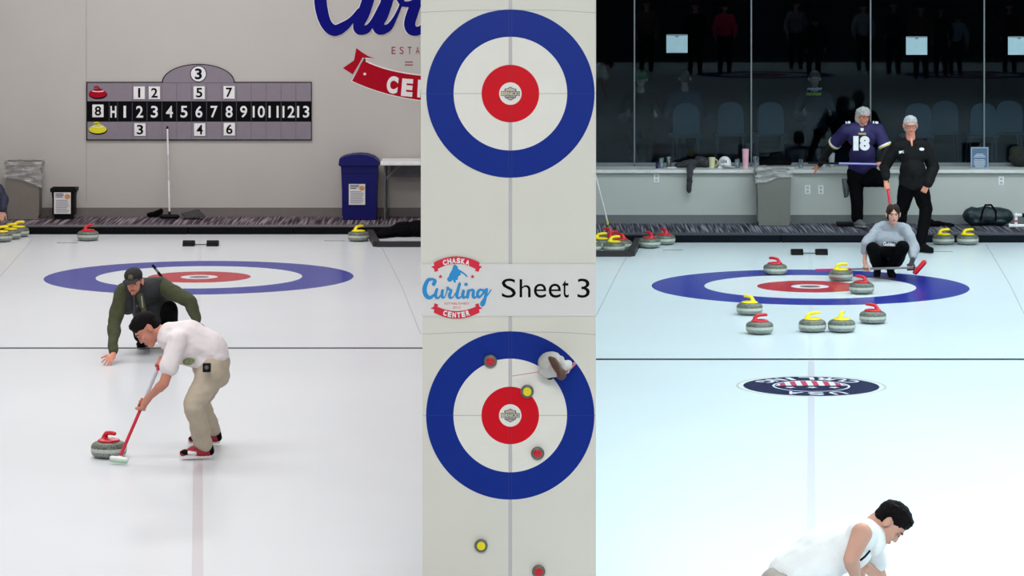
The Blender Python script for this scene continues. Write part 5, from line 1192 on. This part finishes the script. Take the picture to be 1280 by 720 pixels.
for i, (px, Yc, lab) in enumerate(((857,47.6,'dark chair behind the glass above the grey draped jacket'),(912,47.9,'dark chair behind the glass above the white cap'),(962,47.9,'dark chair behind the glass just right of the second mullion'),(1146,47.6,'dark chair behind the glass left of the framed notice, beside the white haired man'),(1186,47.6,'dark chair behind the glass under the taped sheet'),(1227,47.6,'dark chair behind the glass above the framed notice'),(1267,47.6,'dark chair behind the glass above the olive bag'))):
    chair(P(px,0,Yc).x, Yc+.6*(px in (1186,1267)), lab)
def extra(label, x, y, z, h, col, cat='person', seated=False, face_y=1, hairm=M_hair_dark, legs=M_blackc, capm=None, bent=0, group=None):
    t = thing('person', (x, y, z), label, 'person', group); k = h/1.75; o = V((x, y, z)); fy = face_y
    q = lambda a, f_, c: o+V((a*k, f_*fy*k, c*k))
    hz = .5 if seated else .92; hp = 0; sh = hz+.52*math.cos(bent); sf = .52*math.sin(bent)
    J = dict(sL=q(-.17,sf,sh), sR=q(.17,sf,sh), hL=q(-.09,0,hz), hR=q(.09,0,hz)); J['fr'] = V((0,fy*math.cos(bent),-math.sin(bent)))
    J['k'] = k
    hc = q(0,sf+.02+.12*math.sin(bent),sh+.25*math.cos(bent)+.02); f = V((0,fy,-.2-bent*.6)); u = V((0,bent*.8*fy,1))
    b = MB(); head_prims(b, hc, f, u, k); b.cap(q(0,sf,sh+.03), q(0,sf,sh+.14), .055*k, .055*k); torso(b, J, -.006); pelvis(b, J, -.01)
    if seated: K = [q(-.11,.42,.5), q(.11,.42,.5)]; A = [q(-.11,.42,.09), q(.11,.42,.09)]; E = [q(-.26,.08,sh-.27), q(.26,.08,sh-.27)]; W = [q(-.2,.3,sh-.22), q(.2,.3,sh-.22)]
    else: K = [q(-.11,.03,.5), q(.11,.0,.5)]; A = [q(-.12,0,.09), q(.12,0,.09)]; E = [q(-.27,sf+.02,sh-.28), q(.27,sf+.02,sh-.28)]; W = [q(-.24,sf+.14,sh-.5), q(.24,sf+.14,sh-.5)]
    for i_, sd in ((0, 'L'), (1, 'R')):
        limb(b, [(J['s'+sd],.05*k),(E[i_],.04*k),(W[i_],.028*k)]); limb(b, [(J['h'+sd],.08*k),(K[i_],.05*k),(A[i_],.038*k)]); open_hand(b, W[i_], (0,fy*.5,-.8) if not seated else (0,fy,.1), (1 if i_ else -1,0,.1), 1 if i_ else -1, k=k)
    b.blob('body', M_skin, t, voxel=.009, smooth=2); hairshort(t, hc, f, u, hairm, k, vox=.009)
    b = MB(); torso(b, J, .026)
    for i_, sd in ((0, 'L'), (1, 'R')): limb(b, [(J['s'+sd],.08*k),(E[i_],.07*k),(E[i_].lerp(W[i_],.85),.05*k)])
    b.blob('top', col, t, voxel=.013, smooth=3)
    b = MB(); pelvis(b, J, .012)
    for i_, sd in ((0, 'L'), (1, 'R')): limb(b, [(J['h'+sd],.11*k),(K[i_],.08*k),(A[i_],.06*k)])
    b.blob('trousers', legs, t, voxel=.013, smooth=3)
    if capm: c = MB(); ff, uu, rr = frame(f, u); c.ell(hc+uu*.065*k, [ff*.105*k, rr*.088*k, uu*.075*k]); c.ell(hc+uu*.05*k+ff*.12*k, [ff*.06*k, rr*.07*k, uu*.012*k]); c.blob('cap', capm, t, voxel=.009, smooth=2)
    for a in A: shoe(t, a+V((0,0,.0)), a+V((0,fy,0)), M_black, M_black, k)
    return t
# seated man in a green cap behind the glass
Yq = 47.1; x_ = P(801,0,Yq).x
extra('seated man in green cap behind the glass near the centre display', x_, Yq, LZ, 1.72, M_blackc, seated=True, face_y=-1, capm=mat('green cap', (20,120,60)))
Yq = 48.2; extra('dark haired person seated with back to the glass above the draped jacket', P(856,0,Yq).x, Yq, LZ, 1.66, mat('slate cloth', (60,70,84)), seated=True, face_y=1, hairm=mat('lounge brown hair', (90,70,60), rough=.8))
Yq = 47.6; xq = P(1018,0,Yq).x; ex_ = extra('seated man in dark shirt with white and yellow writing, facing out through the glass', xq, Yq, LZ, 1.7, mat('dark print shirt', (40,48,52), rough=.9), seated=True, face_y=-1, hairm=mat('lounge skin hair', (150,110,96), rough=.7))
b = MB(); T(b, '~~~', 1009, 109, 1027, 113, Yq-.15, 0, .04, 0, .03); b.build('shirt_lettering', M_white, ex_); b = MB(); T(b, '~~~~', 1008, 115, 1026, 120, Yq-.15, 0, .04, 0, .03); b.build('shirt_lettering', mat('yellow print', ()), ex_)
# mirrored people: they stand at the near end of the ice
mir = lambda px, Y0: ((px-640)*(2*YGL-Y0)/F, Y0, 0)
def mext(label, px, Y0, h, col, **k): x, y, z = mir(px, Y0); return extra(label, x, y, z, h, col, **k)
MR = 'players at the near end mirrored in the glass'
mext('person in black standing, mirrored above the two standing men', 1117, 3.2, 1.86, mat('charcoal cloth', (30,28,30), rough=.9), group=MR)
mext('person in dark rust top, mirrored behind the middle taped sheet', 1151, 6.0, 1.85, mat('rust cloth', (110,60,50)), group=MR)
mext('person in pale blue shirt bending, mirrored right of the middle taped sheet', 1194, 3.4, 1.75, mat('pale blue shirt', (170,200,220)), bent=.8, group=MR)
mext('person in dark top beside the blue shirt, mirrored in the glass', 1176, 4.4, 1.75, M_blackc, group=MR)
mext('person in striped grey top, mirrored at the third mullion', 1079, 1.5, 1.75, mat('grey striped top', (150,160,170)), group=MR)
mext('person in bright pink jacket, mirrored right of the left taped sheet', 906, 3.0, 1.8, mat('magenta jacket', (240,10,96)), group=MR)
mext('person in dark clothes, mirrored beside the pink jacket', 869, 3.6, 1.85, M_blackc, group=MR)
mext('person in brown check top, mirrored left of the left taped sheet', 808, 2.0, 1.85, mat('brown check', (90,66,56)), group=MR)
mext('person in pale grey top, mirrored near the second mullion', 995, .6, 1.8, mat('mauve cloth', (130,110,130)), group=MR)
mext('person bending forward in dark top, mirrored in the middle of the glass', 1017, 4.6, 1.8, M_blackc, bent=.9, group=MR)
mext('person in dark jacket, mirrored at the right edge of the glass', 1262, 2.6, 1.8, mat('dark red cloth', (90,24,34)), group=MR)
PL, PR, PN, PD = .66, .7, .5, 1.9
# ------------------------------------------------------------------ light
w = bpy.data.worlds.new('world'); scn.world = w; w.use_nodes = True
w.node_tree.nodes['Background'].inputs[0].default_value = (.6,.65,.7,1); w.node_tree.nodes['Background'].inputs[1].default_value = .05
def area(name, loc, sx, sy, power, col, rot=(0,0,0)):
    l = bpy.data.lights.new(name, 'AREA'); l.shape = 'RECTANGLE'; l.size = sx; l.size_y = sy; l.energy = power; l.color = col
    o = bpy.data.objects.new(name, l); COL.objects.link(o); o.location = loc; o.rotation_euler = rot; return o
WARM = (1, .965, .955); COOL = (.86, .975, 1)
for y in (23.5, 30, 36.5, 43):
    area('ceiling_lamp_left', (-4.3, y, ZC-.1), 6, 1.6, 430*PL, WARM)
for y, p in ((22, 1.5), (28, .9), (34, .78), (40.5, 1.0)):
    for x in (4, 11): area('ceiling_lamp_right', (x, y, ZC-.1), 5, 1.6, 430*PR*p, COOL)
for y in (2, 9):
    area('ceiling_lamp_near', (0, y, ZC-.1), 10, 1.6, 430*PN, (1,.99,.97))
area('mirror_fill', (8.5, -.5, ZC-.1), 11, 2.5, 900, COOL)  # added fill at the near end, brightens what the glass mirrors
area('display_fill', (0, 11, ZC-.3), 3, .6, 150*PD, (1,.99,.97), (math.radians(62),0,0))  # added angled fill aimed at the centre display, no real fixture
area('lounge_fill', (8, 48.6, ZC-.3), 8, 1, 15, (.75,.9,1))  # added weak fill so the chairs behind the glass show
scn.view_settings.view_transform = 'Standard'; scn.view_settings.look = 'None'; scn.view_settings.exposure = 0; scn.view_settings.gamma = 1
